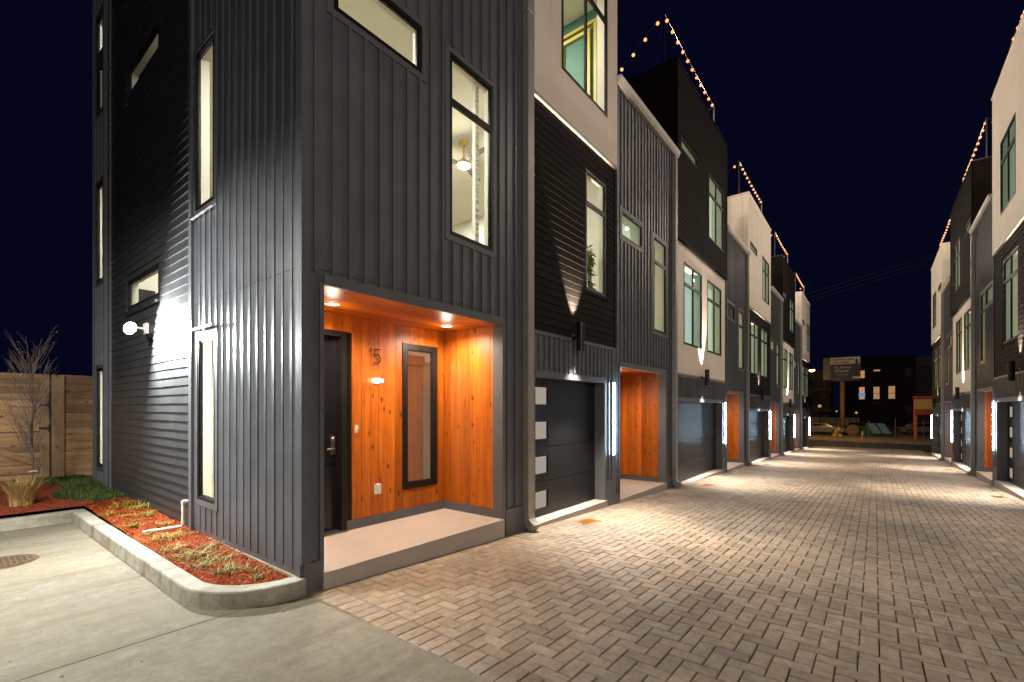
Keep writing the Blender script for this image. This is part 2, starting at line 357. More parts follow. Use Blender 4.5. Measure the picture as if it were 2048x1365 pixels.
def battens(parent, F, u0, u1, z0, z1, holes, mat, first=0.09, step=0.18, single=True, depth=0.024, wid=0.032):
    mb = MB(); u = u0+first
    while u < u1-0.02:
        ivs = [(h[2]-0.075, h[3]+0.075) for h in holes if h[0]-0.075 < u+wid/2 and h[1]+0.075 > u-wid/2]
        for a, b in cut(z0, z1, ivs):
            if single:
                jt = random.uniform(-0.005, 0.005); piece('batten', parent, F, u-wid/2+jt, u+wid/2+jt, 0.0, depth*random.choice((0.85, 1.0, 1.12)), a, b, mat)
            else:
                p0, p1 = F.p(u-wid/2, 0, a), F.p(u+wid/2, depth, b); mb.box(p0.x, p1.x, p0.y, p1.y, a, b)
        u += step
    if not single and mb.v: tag(mb.build('batten_strips', mat, parent, F.p(u0, 0, z0)), kind='stuff')
def laps(parent, F, u0, u1, z0, z1, holes, mat, single=True, wav=0.0, w=0.0, step=0.121, seam=None):
    mb = MB(); z = z0
    rnd = random.Random(int(abs(u0*100+z0*10)))
    while z < z1-0.02:
        zt = min(z+step, z1)
        ivs = [(h[0]-0.06, h[1]+0.06) for h in holes if h[2]-0.06 < zt-0.03 and h[3]+0.06 > z+0.03]
        ivs = list(ivs)
        for a, b in cut(u0, u1, ivs):
            parts = [(a, b)]
            if seam and b-a > 2.4 and rnd.random() < 0.6:
                s = a + (b-a)*rnd.uniform(0.3, 0.7); parts = [(a, s-0.001), (s+0.001, b)]
            for a_, b_ in parts:
                L = b_-a_; hh = zt-z
                prof = lambda th, tt: [(0, 0), (th, 0), (tt, hh+0.012 if zt < z1 else hh), (0, hh+0.012 if zt < z1 else hh)]
                n = max(1, int(L/0.35)) if wav else 1
                off = [rnd.uniform(-wav, wav) for _ in range(n+1)]; off2 = [rnd.uniform(-wav, wav) for _ in range(n+1)]
                v = []; f = []
                for i in range(n+1):
                    for (ww, zz) in prof(0.024+off[i], 0.010):
                        dz = off2[i]*1.2 if zz == 0 else 0
                        v.append((L*i/n, ww, zz+dz))
                for i in range(n):
                    for k in range(4): f.append((i*4+k, (i*4+(k+1) % 4), (i+1)*4+(k+1) % 4, (i+1)*4+k))
                f.append((3, 2, 1, 0)); f.append((n*4, n*4+1, n*4+2, n*4+3))
                if single:
                    if wav:
                        vv = [F.d(*q) for q in v]
                        meshobj('lap_board', vv, f, mat, parent, F.p(a_, w, z), fix=True)
                    else: shaped('lap_board', parent, F, (a_, w, z), ('lap', round(L, 3), round(hh, 3)), lambda: (v, [tuple(reversed(q)) for q in f]), mat)
                else:
                    mb.add([F.p(a_+q[0], w+q[1], z+q[2]) for q in v], f)
        z += step
    if not single and mb.v: tag(mb.build('lap_boards', mat, parent, F.p(u0, 0, z0)), kind='stuff')
def rectframe(F, u0, u1, z0, z1, t, w0, w1, mb, m=0):
    for a, b, c, d in ((u0, u0+t, z0, z1), (u1-t, u1, z0, z1), (u0+t, u1-t, z0, z0+t), (u0+t, u1-t, z1-t, z1)):
        p, q = F.p(a, w0, c), F.p(b, w1, d); mb.box(p.x, q.x, p.y, q.y, c, d, m)
def fbox(mb, F, u0, u1, w0, w1, z0, z1, m=0):
    p, q = F.p(u0, w0, z0), F.p(u1, w1, z1); mb.box(p.x, q.x, p.y, q.y, z0, z1, m)
def window(parent, F, u0, u1, z0, z1, mull=False, transom=None, trim=None, glassm='glass', room=None, t=0.045, sill=False, wbase=0.0, flash=False):
    """window > frame bars as one mesh, panes and casing as sub-parts"""
    mb = MB(); rectframe(F, u0, u1, z0, z1, t, -0.034+wbase, 0.010+wbase, mb)
    rectframe(F, u0+t, u1-t, z0+t, z1-t, 0.016, -0.032+wbase, -0.004+wbase, mb)
    um = (u0+u1)/2; zt = z1-(z1-z0)*0.25 if transom is None else transom
    if mull: fbox(mb, F, um-0.03, um+0.03, -0.031+wbase, 0.006+wbase, z0+t, z1-t)
    if transom is not False:
        if mull:
            fbox(mb, F, u0+t, um-0.03, -0.0305+wbase, 0.008+wbase, zt-0.04, zt+0.04); fbox(mb, F, um+0.03, u1-t, -0.0305+wbase, 0.008+wbase, zt-0.04, zt+0.04)
        else: fbox(mb, F, u0+t, u1-t, -0.0305+wbase, 0.008+wbase, zt-0.04, zt+0.04)
    wobj = mb.build('window', M['frame'], parent, F.p(u0, wbase, z0))
    us = [(u0+t, um-0.03), (um+0.03, u1-t)] if mull else [(u0+t, u1-t)]
    zs = [(z0+t, zt-0.04), (zt+0.04, z1-t)] if transom is not False else [(z0+t, z1-t)]
    for a, b in us:
        for c, d in zs: piece('pane', wobj, F, a+0.001, b-0.001, -0.022+wbase, -0.016+wbase, c+0.001, d-0.001, M[glassm])
    if trim:
        mb = MB(); rectframe(F, u0-0.07, u1+0.07, z0-0.07, z1+0.07, 0.068, 0.0+wbase, 0.014+wbase, mb); mb.build('casing', trim, wobj, F.p(u0, wbase, z0))
    if flash:
        mb = MB(); fbox(mb, F, u0-0.05, u1+0.05, 0.027, 0.06, z0-0.10, z0-0.072); mb.build('sill', M['steel'], wobj, F.p(u0, 0, z0))
    if room:
        # a shallow lit bay behind the glass: white reveals, far wall lit
        dp = 0.34; a, b, c, d = u0-0.12, u1+0.12, z0-0.12, z1+0.05
        v = [(a, -0.17, c), (b, -0.17, c), (b, -0.17, d), (a, -0.17, d), (a, -dp, c), (b, -dp, c), (b, -dp, d), (a, -dp, d)]
        f = [(0, 1, 5, 4), (1, 2, 6, 5), (2, 3, 7, 6), (3, 0, 4, 7), (4, 5, 6, 7)]
        o = F.p(u0, -0.17, z0)
        meshobj('room_wall', [F.p(*q)-o for q in v], f, None, parent, o, mats=[M['white'], M[room]], fm=[0, 0, 0, 0, 1], fix=False)
        if u1-u0 > 0.7 and room != 'e_dim':   # pale inner curtain edges
            cu = u0 + (u1-u0)*random.choice((0.22, 0.3, 0.75))
            piece('curtain', wobj, F, cu, cu+0.10, -0.26+wbase, -0.23+wbase, z0-0.1, z1, M['white'])
    return wobj
def lamp_obj(name, kind, loc, energy, color, parent=None, **kw):
    l = bpy.data.lights.new(name, kind); l.energy = energy; l.color = color
    rot = kw.pop('rot', None)
    for k, v in kw.items(): setattr(l, k, v)
    o = bpy.data.objects.new(name, l); _link(o, parent, loc)
    if rot is not None: o.rotation_euler = Vector(rot).to_track_quat('-Z', 'Y').to_euler()
    return o
WARM = (1.0, 0.80, 0.58)

# ---------------------------------------------------------------- the setting: ground
GS = 0.033
gz = lambda x: -GS*max(0.0, min(x, 45.5))
g = MB()
S = [-400, 0.0, 45.5, 900]
for i in range(3):
    a, b = S[i], S[i+1]
    g.add([(a, -500, gz(a)-0.12), (b, -500, gz(b)-0.12), (b, 500, gz(b)-0.12), (a, 500, gz(a)-0.12)], [(0, 1, 2, 3)])
tag(g.build('ground', M['gravel'], fix=False), kind='structure')
YR = -6.94                                                     # face of the opposite row
# concrete apron in front of the camera, two poured slabs with a sawn joint
drive = MB(); drive.box(-16, 0.03, -16, 5.5, -0.118, -0.10)
drive = tag(drive.build('concrete_drive', M['soil']), kind='structure')
FX = Frame((0, 0, 0), (1, 0, 0), (0, 1, 0))
for (a, b, c, d) in ((-16, 0.024, -5.2, 0.074), (-16, -0.0, 0.086, 5.5), (-16, 0.024, -16, -5.212), (0.028, 8.0, -16, YR-0.01)):
    piece('concrete_slab', drive, FX, a, b, c, d, -0.10, 0.0, M['conc'])
# kerb: straight run, rounded nose at the house corner, square turn at the far end
def ribbon(name, outer, inner, zt, zb, mat, r=0.02, **kw):
    v = []; f = []; n = len(outer)
    for o, i in zip(outer, inner):
        o = Vector((*o, 0)); i = Vector((*i, 0)); d = (i-o).normalized()
        ring = [(o, zb), (o+d*0.012, zt-r), (o+d*(0.012+r*0.3), zt-r*0.3), (o+d*(0.012+r), zt), (i-d*r, zt), (i, zt-r), (i, zb)]
        v += [(p.x, p.y, z) for p, z in ring]
    k = 7
    for a in range(n-1):
        for b in range(k-1): f.append((a*k+b, a*k+b+1, (a+1)*k+b+1, (a+1)*k+b))
    f.append(tuple(range(k))); f.append(tuple(range((n-1)*k+k-1, (n-1)*k-1, -1)))
    return meshobj(name, v, f, mat, fix=True, **kw)
out = [(-0.004, -0.07)]; inn = [(-0.004, 0.11)]
for k in range(13):
    a = R(-90 - 90*k/12); out.append((-0.04+0.73*math.cos(a), 0.66+0.73*math.sin(a))); inn.append((-0.04+0.55*math.cos(a), 0.66+0.55*math.sin(a)))
for y in (1.6, 2.9, 4.2): out.append((-0.77, y)); inn.append((-0.59, y))
out += [(-0.77, 5.37), (-16, 5.37)]; inn += [(-0.59, 5.55), (-16, 5.55)]
kerb = ribbon('kerb', out, inn, 0.152, -0.05, M['kerb'])
tag(kerb, 'pale concrete kerb with a rounded nose around the mulch bed', 'kerb')
# planting bed
BZ = lambda y: 0.095 + 0.018*max(0, y)
bed_in = [(p[0]+0.0, p[1]) for p in inn[1:]]
poly = [(0.3, 0.05)] + bed_in + [(-16, 9.6), (0.3, 9.6)]
bedv = [(x, y, BZ(y)) for x, y in poly]
M['bed'] = painted('mulch_bed_soil', (0.20, 0.032, 0.006), 1.0, 0.5, 14, 1.0, grain=50)
bed = meshobj('planting_bed', bedv, [tuple(range(len(bedv)))], M['bed'], fix=False)
tag(bed, kind='structure')
def set_rnd(me, vals, per):
    a = me.attributes.new('rnd', 'FLOAT', 'FACE'); a.data.foreach_set('value', [x for x in vals for _ in range(per)])
def scatter_chips(n, region, name, label):
    v = []; f = []; rn = []
    rr = random.Random(3)
    while len(rn) < n:
        x, y = region(rr)
        L = rr.uniform(0.02, 0.06); wd = rr.uniform(0.003, 0.008); a = rr.uniform(0, 6.28); tz = rr.uniform(-0.012, 0.02)
        c, s = math.cos(a)*L/2, math.sin(a)*L/2; z = BZ(y)+rr.uniform(0.002, 0.018); k = len(v)
        v += [(x-c, y-s, z-tz*0.4), (x+c, y+s, z+tz), (x-s*wd/L*2, y+c*wd/L*2, z+wd*0.5), (x+s*wd/L*2, y-c*wd/L*2, z+wd*0.3)]
        f += [(k, k+1, k+2), (k, k+3, k+1), (k, k+2, k+3), (k+1, k+3, k+2)]; rn.append(rr.random())
    o = meshobj(name, v, f, M['mulch']); set_rnd(o.data, rn, 4); tag(o, label, 'mulch', kind='stuff')
def reg_near(rr):
    while True:
        x, y = rr.uniform(-0.6, 0.02), 0.1+5.6*rr.random()**1.25
        if y > 0.66 or math.hypot(x+0.04, y-0.66) < 0.545: return x, y
scatter_chips(9500, reg_near, 'mulch_chips', 'red bark mulch chips between the kerb and the side wall')
scatter_chips(3000, lambda rr: (rr.uniform(-2.6, -0.55), rr.uniform(5.56, 8.6)), 'mulch_chips', 'red bark mulch around the bare young tree')
def blades(n, region, hmin, hmax, lean, wid, mat, name, parent=None, seg=3, seed=1, loc=(0, 0, 0)):
    rr = random.Random(seed); v = []; f = []; rn = []
    for _ in range(n):
        x, y, z = region(rr); hgt = rr.uniform(hmin, hmax); a = rr.uniform(0, 6.28); ln = lean*rr.uniform(0.2, 1)*hgt; w_ = wid*rr.uniform(0.6, 1.2); k = len(v)
        px, py = -math.sin(a), math.cos(a)
        for i in range(seg):
            t = i/seg; q = ln*t**1.8; zz = z+hgt*(t-0.35*lean*t*t*0.6)
            v += [(x+math.cos(a)*q-px*w_*(1-t*0.6), y+math.sin(a)*q-py*w_*(1-t*0.6), zz), (x+math.cos(a)*q+px*w_*(1-t*0.6), y+math.sin(a)*q+py*w_*(1-t*0.6), zz)]
        v.append((x+math.cos(a)*ln, y+math.sin(a)*ln, z+hgt*(1-0.35*lean*0.6)))
        for i in range(seg-1): f.append((k+2*i, k+2*i+1, k+2*i+3, k+2*i+2))
        f.append((k+2*seg-2, k+2*seg-1, k+2*seg)); rn.append(rr.random())
    L = Vector(loc); o = meshobj(name, [Vector(p)-L for p in v], f, mat, parent, loc); set_rnd(o.data, rn, seg); return o
def reg_lawn(rr):
    while True:
        x, y = rr.uniform(-1.1, 0.0), rr.uniform(5.75, 9.25)
        if x > -0.55-0.25*math.sin(y*2.1) - max(0, (y-7.4))*0.4: return x, y, BZ(y)
tag(blades(6500, reg_lawn, 0.04, 0.10, 0.8, 0.005, M['grass'], 'lawn', seg=2, seed=5), 'short green lawn strip beside the far end of the side wall', 'grass', kind='stuff')
# ---- lane of pavers, sloping gently away, laid in a 90 degree herringbone with soldier borders
YR = -6.94                                                     # face of the opposite row
lane = meshobj('paver_lane', [(0.03, YR+0.0, -0.032), (45.5, YR, gz(45.5)-0.032), (45.5, 0.3, gz(45.5)-0.032), (0.03, 0.3, -0.032)], [(0, 1, 2, 3)], M['soil'])
tag(lane, kind='structure')
PA = 0.1185; JO = 0.0035
rects = []
bx0, bx1, by0, by1 = 0.03+2*PA+0.004, 45.3, YR+2*PA+0.01, -0.012-2*PA-0.004
for i in range(int((by1-YR)/PA)+3):                             # soldier course along the concrete
    y1 = -0.012-i*PA
    if y1-PA > YR: rects.append((0.034, 0.034+2*PA, y1-PA, y1))
for i in range(int(45/PA)):                                     # soldier courses along both house rows
    x0 = bx0+i*PA
    if x0+PA < bx1: rects.append((x0, x0+PA, by1+0.002, by1+0.002+2*PA)); rects.append((x0, x0+PA, YR+0.006, YR+0.006+2*PA))
nx = int((bx1-bx0)/PA)+8
for m_ in range(-80, nx+20):
    for k in range(-80, nx):
        ox, oy = (m_ + 2*k), (-m_ + 2*k)
        for (a, b, c, d) in ((ox, ox+2, oy, oy+1), (ox+2, ox+3, oy, oy+2)):
            x0, x1, y0, y1 = bx0+a*PA, bx0+b*PA, by1-d*PA, by1-c*PA
            x0, x1, y0, y1 = max(x0, bx0), min(x1, bx1), max(y0, by0), min(y1, by1)
            if x1-x0 > 0.03 and y1-y0 > 0.03: rects.append((x0, x1, y0, y1))
def inview(x, y):
    dx, dy = x-CAM.x, y-CAM.y; a = R(38.064)
    lat = dx*math.sin(a)-dy*math.cos(a); d = dx*math.cos(a)+dy*math.sin(a)
    if d < 0.3: return None
    px, py = 1024+927*lat/d, 818+927*(1.7-gz(x))/d
    return d if -40 < px < 2090 and py < 1400 else None
order = []
for r_ in rects:
    dd = inview((r_[0]+r_[1])/2, (r_[2]+r_[3])/2)
    full = (r_[1]-r_[0])*(r_[3]-r_[2]) > 1.6*PA*PA
    order.append((dd if dd and full else 1e9, r_))
order.sort(key=lambda q: q[0])
def brickvf(L, W_, ch=0.006, dep=0.034):
    j = JO; v = [(j, j, -dep), (L-j, j, -dep), (L-j, W_-j, -dep), (j, W_-j, -dep), (j, j, -ch), (L-j, j, -ch), (L-j, W_-j, -ch), (j, W_-j, -ch),
         (j+ch, j+ch, 0), (L-j-ch, j+ch, 0), (L-j-ch, W_-j-ch, 0), (j+ch, W_-j-ch, 0)]
    f = [(8, 9, 10, 11)]
    for a in (0, 4):
        for k in range(4): f.append((a+k, a+(k+1) % 4, a+4+(k+1) % 4, a+4+k))
    return v, f
slope = Euler((0, math.atan(GS), 0))
pr = random.Random(11)
for dd, (x0, x1, y0, y1) in order[:300]:
    L, W_ = round(x1-x0, 3), round(y1-y0, 3)
    o = shaped('paver', lane, FX, (x0, y0, gz(x0)+pr.uniform(-0.0015, 0.0015)), ('paver', L, W_), lambda: brickvf(L, W_), M['paver'])
    o.rotation_euler = (pr.uniform(-0.006, 0.006), math.atan(GS)+pr.uniform(-0.006, 0.006), pr.uniform(-0.012, 0.012))
pv = []; pf = []; rn = []
for dd, (x0, x1, y0, y1) in order[300:]:
    v, f = brickvf(x1-x0, y1-y0); k = len(pv); dz = pr.uniform(-0.002, 0.002); tx, ty = pr.uniform(-0.010, 0.010), pr.uniform(-0.010, 0.010); ro = pr.uniform(-0.012, 0.012)
    for (a, b, c) in v:
        pv.append((x0+a-ro*b, y0+b+ro*a, gz(x0+a)+c+dz+tx*a+ty*b))
    pf += [tuple(i+k for i in q) for q in f]; rn.append(pr.random())
o = meshobj('paver_field', pv, pf, M['paverf'], lane); set_rnd(o.data, rn, 9); tag(o, kind='stuff')

# ---------------------------------------------------------------- town houses
def lap_end(parent, F, u0, u1, z0, z1, w_, single): laps(parent, F, u0, u1, z0, z1, [], M['lap'], single, w=w_)
def downlight(parent, F, u, w_, z, energy):
    mb = MB(); c = F.p(u, w_, z); n = 16
    ring = lambda r, zz: [(c.x+r*math.cos(6.2832*k/n), c.y+r*math.sin(6.2832*k/n), zz) for k in range(n)]
    v = ring(0.085, z-0.001)+ring(0.085, z-0.012)+ring(0.062, z-0.014); f = []
    for a in (0, n):
        for k in range(n): f.append((a+k, a+(k+1) % n, a+n+(k+1) % n, a+n+k))
    mb.add(v, f, 0); mb.add(ring(0.062, z-0.013), [tuple(range(n))], 1)
    o = mb.build('downlight', None, parent, c, mats=[M['plastic'], M['e_can']])
    lamp_obj('downlight_beam', 'SPOT', (c.x, c.y, z-0.03), energy*1.45, (1.0, 0.80, 0.60), o, spot_size=R(168), spot_blend=0.9, shadow_soft_size=0.06, rot=(0, 0, -1))
    lamp_obj('downlight_glow', 'POINT', (c.x, c.y, z-0.20), energy*0.035, (1.0, 0.80, 0.60), o, shadow_soft_size=0.06)
def sconce(F, u, z, label, grp, up=P_UP, down=P_DOWN):
    c = F.p(u, 0.17, z); t = thing('wall_sconce', label, 'wall lamp', F.p(u, 0, z), grp)
    mb = MB(); n = 20; r = 0.066; H2 = 0.245
    prof = [(r*0.86, -H2+0.05), (r*0.86, -H2), (r, -H2), (r, H2), (r*0.86, H2), (r*0.86, H2-0.05)]
    v = [(c.x+q*math.cos(6.2832*k/n), c.y+q*math.sin(6.2832*k/n), z+zz) for q, zz in prof for k in range(n)]
    mb.add(v, [(i*n+k, i*n+(k+1) % n, (i+1)*n+(k+1) % n, (i+1)*n+k) for i in range(5) for k in range(n)])
    mb.build('cylinder_shade', M['black'], t, c, smooth=False)
    mb = MB(); fbox(mb, F, u-0.06, u+0.06, 0.001, 0.03, z-0.06, z+0.06); fbox(mb, F, u-0.02, u+0.02, 0.03, 0.110, z-0.02, z+0.02); mb.build('wall_bracket', M['black'], t, F.p(u, 0, z))
    for s in (1, -1):
        mb = MB(); mb.add([(c.x+r*0.84*math.cos(6.2832*k/n), c.y+r*0.84*math.sin(6.2832*k/n), z+s*(H2-0.05)) for k in range(n)], [tuple(range(n))])
        mb.build('lens', M['e_sconce'], t, (c.x, c.y, z+s*(H2-0.05)))
        lamp_obj('sconce_beam', 'SPOT', (c.x, c.y, z+s*(H2-0.03)), up if s > 0 else down, (1.0, 0.84, 0.68) if s > 0 else (1.0, 0.87, 0.72), t, spot_size=R(54) if s > 0 else R(92), spot_blend=0.45 if s > 0 else 0.9, shadow_soft_size=0.025, rot=-F.w*0.16+Vector((0, 0, 1)) if s > 0 else F.w*0.34-Vector((0, 0, 1)))
def strip(F, u, z0, z1, label, grp):
    t = thing('led_strip_light', label, 'wall lamp', F.p(u, 0, z0), grp)
    mb = MB(); fbox(mb, F, u-0.026, u+0.026, 0.03, 0.046, z0-0.03, z1+0.03); mb.build('housing', M['steel'], t, F.p(u, 0, z0))
    mb = MB(); fbox(mb, F, u-0.016, u+0.016, 0.048, 0.070, z0, z1); mb.build('tube', M['e_strip'], t, F.p(u, 0, z0))
def garage_door(parent, F, u0, u1, z0, z1, wd, side):
    """four stacked panels, a column of lights at one side"""
    n = 4; hh = (z1-z0)/n; W_ = u1-u0; pw = min(0.62, W_*0.26)
    d = MB(); fbox(d, F, u0, u1, wd-0.07, wd-0.045, z0, z1)
    door = d.build('garage_door', M['frame'], parent, F.p(u0, wd, z0))
    for i in range(n):
        a, b = z0+i*hh+0.004, z0+(i+1)*hh-0.004
        p0 = u0+0.09 if side < 0 else u1-0.09-pw; p1 = p0+pw; q0, q1 = a+0.10, b-0.12
        wall('door_panel', door, F, u0+0.002, u1-0.002, a, b, [(p0, p1, q0, q1)], wd-0.044, wd, M['gpanel'])
        mb = MB(); rectframe(F, p0, p1, q0, q1, 0.03, wd-0.04, wd+0.012, mb); fr = mb.build('light_frame', M['frame'], door, F.p(p0, wd, q0))
        piece('pane', door, F, p0+0.03, p1-0.03, wd-0.03, wd-0.026, q0+0.03, q1-0.03, M['frost'])
M['gpanel'] = painted('garage_panel_paint', (0.013, 0.0145, 0.017), 0.36, 0.2, 5, 0.5, grain=130, spec=0.24)
M['frost'] = emis('frosted_lit_pane', (0.50, 0.42, 0.35), 0.75, False)
def porch(parent, F, u0, u1, z0, z1, dep, full, num):
    pz = z0+0.12                                                   # top of the skirting
    # rear wall, side walls and ceiling of cedar boards
    bw = 0.135
    if full: dh = (u0+0.0, u0+0.99, z0-0.01, 2.675+num); wh = (u0+1.883, u0+2.533, 0.545+num, 2.64+num)
    else: dh = (u0+0.0, u0+0.99, z0-0.01, 2.6+num); wh = None
    base = MB(); fbox(base, F, u0-0.02, u1+0.14, -dep-0.20, -dep-0.16, z0-0.3, z1+0.2); fbox(base, F, u1+0.02, u1+0.12, -dep-0.159, -0.16, z0-0.3, z1+0.2); fbox(base, F, u0-0.12, u0-0.02, -dep-0.159, -0.16, z0-0.3, z1+0.2)
    if not full: base.build('porch_wall', M['frame'], parent, F.p(u0, -dep, z0))
    u = u0
    while u < u1-0.01:
        b = min(u+bw, u1); iv = [(dh[2], dh[3])] if u < dh[1]-0.02 else []
        if wh and b > wh[0]+0.01 and u < wh[1]-0.01: iv.append((wh[2], wh[3]))
        for a_, b_ in cut(pz, z1, iv): piece('cedar_board', parent, F, u+0.0025, b-0.0025, -dep-0.022, -dep-random.uniform(0, 0.0025), a_, b_, M['cedar_z'])
        u = b
    v_ = -dep
    for uu, s in ((u1, 1), (u0, -1)):
        v_ = -dep
        while v_ < -0.16:
            b = min(v_+bw, -0.155)
            if s > 0: piece('cedar_board', parent, F, u1+random.uniform(0, .0025), u1+0.022, v_+0.0015, b-0.0015, pz, z1, M['cedar_z'])
            else: piece('cedar_board', parent, F, u0-0.022, u0-random.uniform(0, .0025), v_+0.0015, b-0.0015, pz, z1, M['cedar_z'])
            v_ = b
    v_ = -dep
    while v_ < -0.02:
        b = min(v_+0.11, -0.012); piece('ceiling_board', parent, F, u0, u1, v_+0.0015, b-0.0015, z1+random.uniform(0, .002), z1+0.02, M['cedar_x']); v_ = b
    # skirting, threshold slab
    for a, b, c, d in ((dh[1], u1-0.016, -dep-0.02, -dep+0.016), (u1-0.015, u1+0.02, -dep-0.02, -0.156), (u0-0.02, u0+0.015, -dep+0.1, -0.156)): piece('skirting', parent, F, a, b, c, d, z0-0.02, pz-0.004, M['trim'])
    # front door, recessed into the rear wall
    a, b, c, d = dh; wd = -dep-0.10
    mb = MB(); fbox(mb, F, b-0.07, b, wd-0.04, -dep+0.02, c, d); fbox(mb, F, a, b-0.07, wd-0.04, -dep+0.02, d-0.07, d); fbox(mb, F, a, a+0.05, wd-0.04, -dep+0.02, c, d-0.07)
    dr = mb.build('front_door', M['frame'], parent, F.p(a, -dep, c))
    wall('door_leaf', dr, F, a+0.05, b-0.07, c+0.03, d-0.07, [(a+0.25, b-0.27, c+0.28, d-0.27)], wd-0.045, wd, M['door'])
    mb = MB(); rectframe(F, a+0.25, b-0.27, c+0.28, d-0.27, 0.03, wd-0.04, wd+0.014, mb); mb.build('glazing_bead', M['door'], dr, F.p(a, wd, c))
    piece('door_pane', dr, F, a+0.28, b-0.30, wd-0.025, wd-0.018, c+0.31, d-0.30, M['glass'])
    mb = MB(); fbox(mb, F, b-0.155, b-0.10, wd, wd+0.012, c+0.98, c+1.22); mb.build('handle_plate', M['steel'], dr, F.p(b, wd, c+1))
    hp = F.p(b-0.128, wd+0.012, c+1.06); mb = MB(); mb.tube([hp, F.p(b-0.128, wd+0.06, c+1.06), F.p(b-0.155, wd+0.066, c+1.06), F.p(b-0.24, wd+0.066, c+1.06)], 0.010, 8); mb.tube([F.p(b-0.128, wd+0.012, c+1.18), F.p(b-0.128, wd+0.035, c+1.18)], 0.026, 12); mb.build('handle', M['steel'], dr, hp, smooth=True)
    piece('threshold', dr, F, a, b, wd-0.04, -dep+0.06, c-0.01, c+0.028, M['steel'])
    # a lit hall behind the glazed door
    v = [(a-0.1, wd-0.06, c), (b+0.4, wd-0.06, c), (b+0.4, wd-0.06, d), (a-0.1, wd-0.06, d), (a-0.1, wd-0.5, c), (b+0.4, wd-0.5, c), (b+0.4, wd-0.5, d), (a-0.1, wd-0.5, d)]
    if not full: meshobj('room_wall', [F.p(*q)-F.p(a, wd, c) for q in v], [(0, 1, 5, 4), (1, 2, 6, 5), (2, 3, 7, 6), (3, 0, 4, 7), (4, 5, 6, 7)], None, parent, F.p(a, wd, c), mats=[M['white'], M['e_win2']], fm=[0, 0, 0, 0, 1])
    mb = MB(); o = F.p(u0, 0.02, z0)
    fbox(mb, F, u0-0.005, u1+0.005+0.06*0, -dep-0.1, 0.05, z0-0.6, z0)
    mb.build('porch_slab', M['slab'], parent, o)
def townhouse(F, u0, zb, pw, gw, top, label, grp, single=True, gside=-1, first=False, closing=False, opening=False, tall=(2.05, 2.92), wins=None, cans=(0.5, 0.5)):
    """u0 start of the unit along the row, zb its level, pw porch bay, gw garage bay"""
    th = thing('town_house', label, 'house', F.p(u0, 0, zb), grp)
    u1, u2 = u0+pw, u0+pw+gw; B = M['batten']; zg = gz(u2)-0.35
    T = lambda z: z+zb
    po = (u0+0.18, u0+2.88, zg, T(2.89)) if first else (u0+0.20, u0+2.85, zg, T(2.88))
    w_small = (u0+0.30, u0+1.41, T(5.575), T(6.12)); w_tall = (u0+tall[0], u0+tall[1], T(3.85), T(6.11)) if not first else (1.854, 2.68, T(3.85), T(6.11))
    hp = [po, w_small, w_tall]
    inner = M['white']
    # porch bay: two heights of panel with a thin seam, battens over it
    seam = T(3.02)
    wall('wall_panel', th, F, u0, u1, zg, seam-0.002, hp, -0.15, 0.0, B, inner)
    wall('wall_panel', th, F, u0, u1, seam+0.002, T(8.55), hp, -0.15, 0.0, B, inner)
    battens(th, F, u0, u1-0.32, T(0.30), T(8.55), [(po[0]-0.0, po[1]+0.0, zg, po[3]+0.02), w_small, w_tall], B, first=0.115 if first else 0.10, single=single)
    for a, b, c, d in ((u0+0.02, po[0], po[3]+0.005-0.0, po[3]+0.09), (po[0], po[1], po[3]+0.0, po[3]+0.09), (po[1], u1-0.30, po[3]+0.005, po[3]+0.09)):
        if a == po[0]: piece('header_trim', th, F, a+0.013, b-0.013, -0.010, 0.028, c-0.012, d, M['trim'])
    piece('jamb_trim', th, F, po[1]-0.012, po[1]+0.055, -0.155, 0.026, T(0.15), po[3], M['trim']); piece('jamb_trim', th, F, po[0]-0.03, po[0]+0.012, -0.155, 0.026, T(0.15), po[3], M['trim'])
    for a, b in ((u0+0.0, po[0]), (po[1]+0.06, u1+0.02)): piece('base_skirt', th, F, a, b, 0.0, 0.03, zg, T(0.27), M['trim'])
    rooms = wins or ['e_win', 'e_win', 'e_win2', 'e_win', 'e_win']
    window(th, F, *w_small, transom=False, trim=M['trim'], room=None if first else rooms[0])
    window(th, F, *w_tall, transom=T(5.52), trim=M['trim'], room=None if first else rooms[1])
    if single and not first:
        for q in (5.62, 4.72, 4.22):
            mb = MB(); cc = F.p(w_tall[0]+0.22, -0.22, T(q)); mb.tube([cc+Vector((0, 0, 0.035)), cc, cc-Vector((0, 0, 0.03))], [0.02, 0.04, 0.015], 10); mb.build('pendant_lamp', M['e_can'], th, cc, smooth=True)
    porch(th, F, po[0], po[1], T(0.15), T(2.885), 1.156 if first else 1.15, first, zb)
    dep = 0.66
    for fr in ((0.187, 0.84) if first else (cans[0],) if cans[0] == cans[1] else cans): downlight(th, F, po[0]+fr*(po[1]-po[0]), -dep, T(2.885), P_CAN)
    # downspout with elbow
    sx = u1-0.24
    mb = MB(); zf = gz(u1)+0.05; path = [(0.012, 0.115, T(8.5)), (0.012, 0.115, zf+0.20), (0.020, 0.125, zf+0.13), (0.05, 0.16, zf+0.075), (0.15, 0.24, zf+0.02)]
    v = []
    for i, (wa, wb, zz) in enumerate(path):
        tl = (0, 0, 0.012, 0.05, 0.085)[i]
        v += [F.p(sx, wa, zz-tl*0.9), F.p(sx+0.15, wa, zz-tl*0.9), F.p(sx+0.15, wb, zz+tl*0.5), F.p(sx, wb, zz+tl*0.5)]
    mb.add(v, [(i*4+k, i*4+(k+1) % 4, i*4+4+(k+1) % 4, i*4+4+k) for i in range(4) for k in range(4)]+[(0, 1, 2, 3), (19, 18, 17, 16)])
    ds = mb.build('downspout', M['spout'], th, F.p(sx, 0, T(0)))
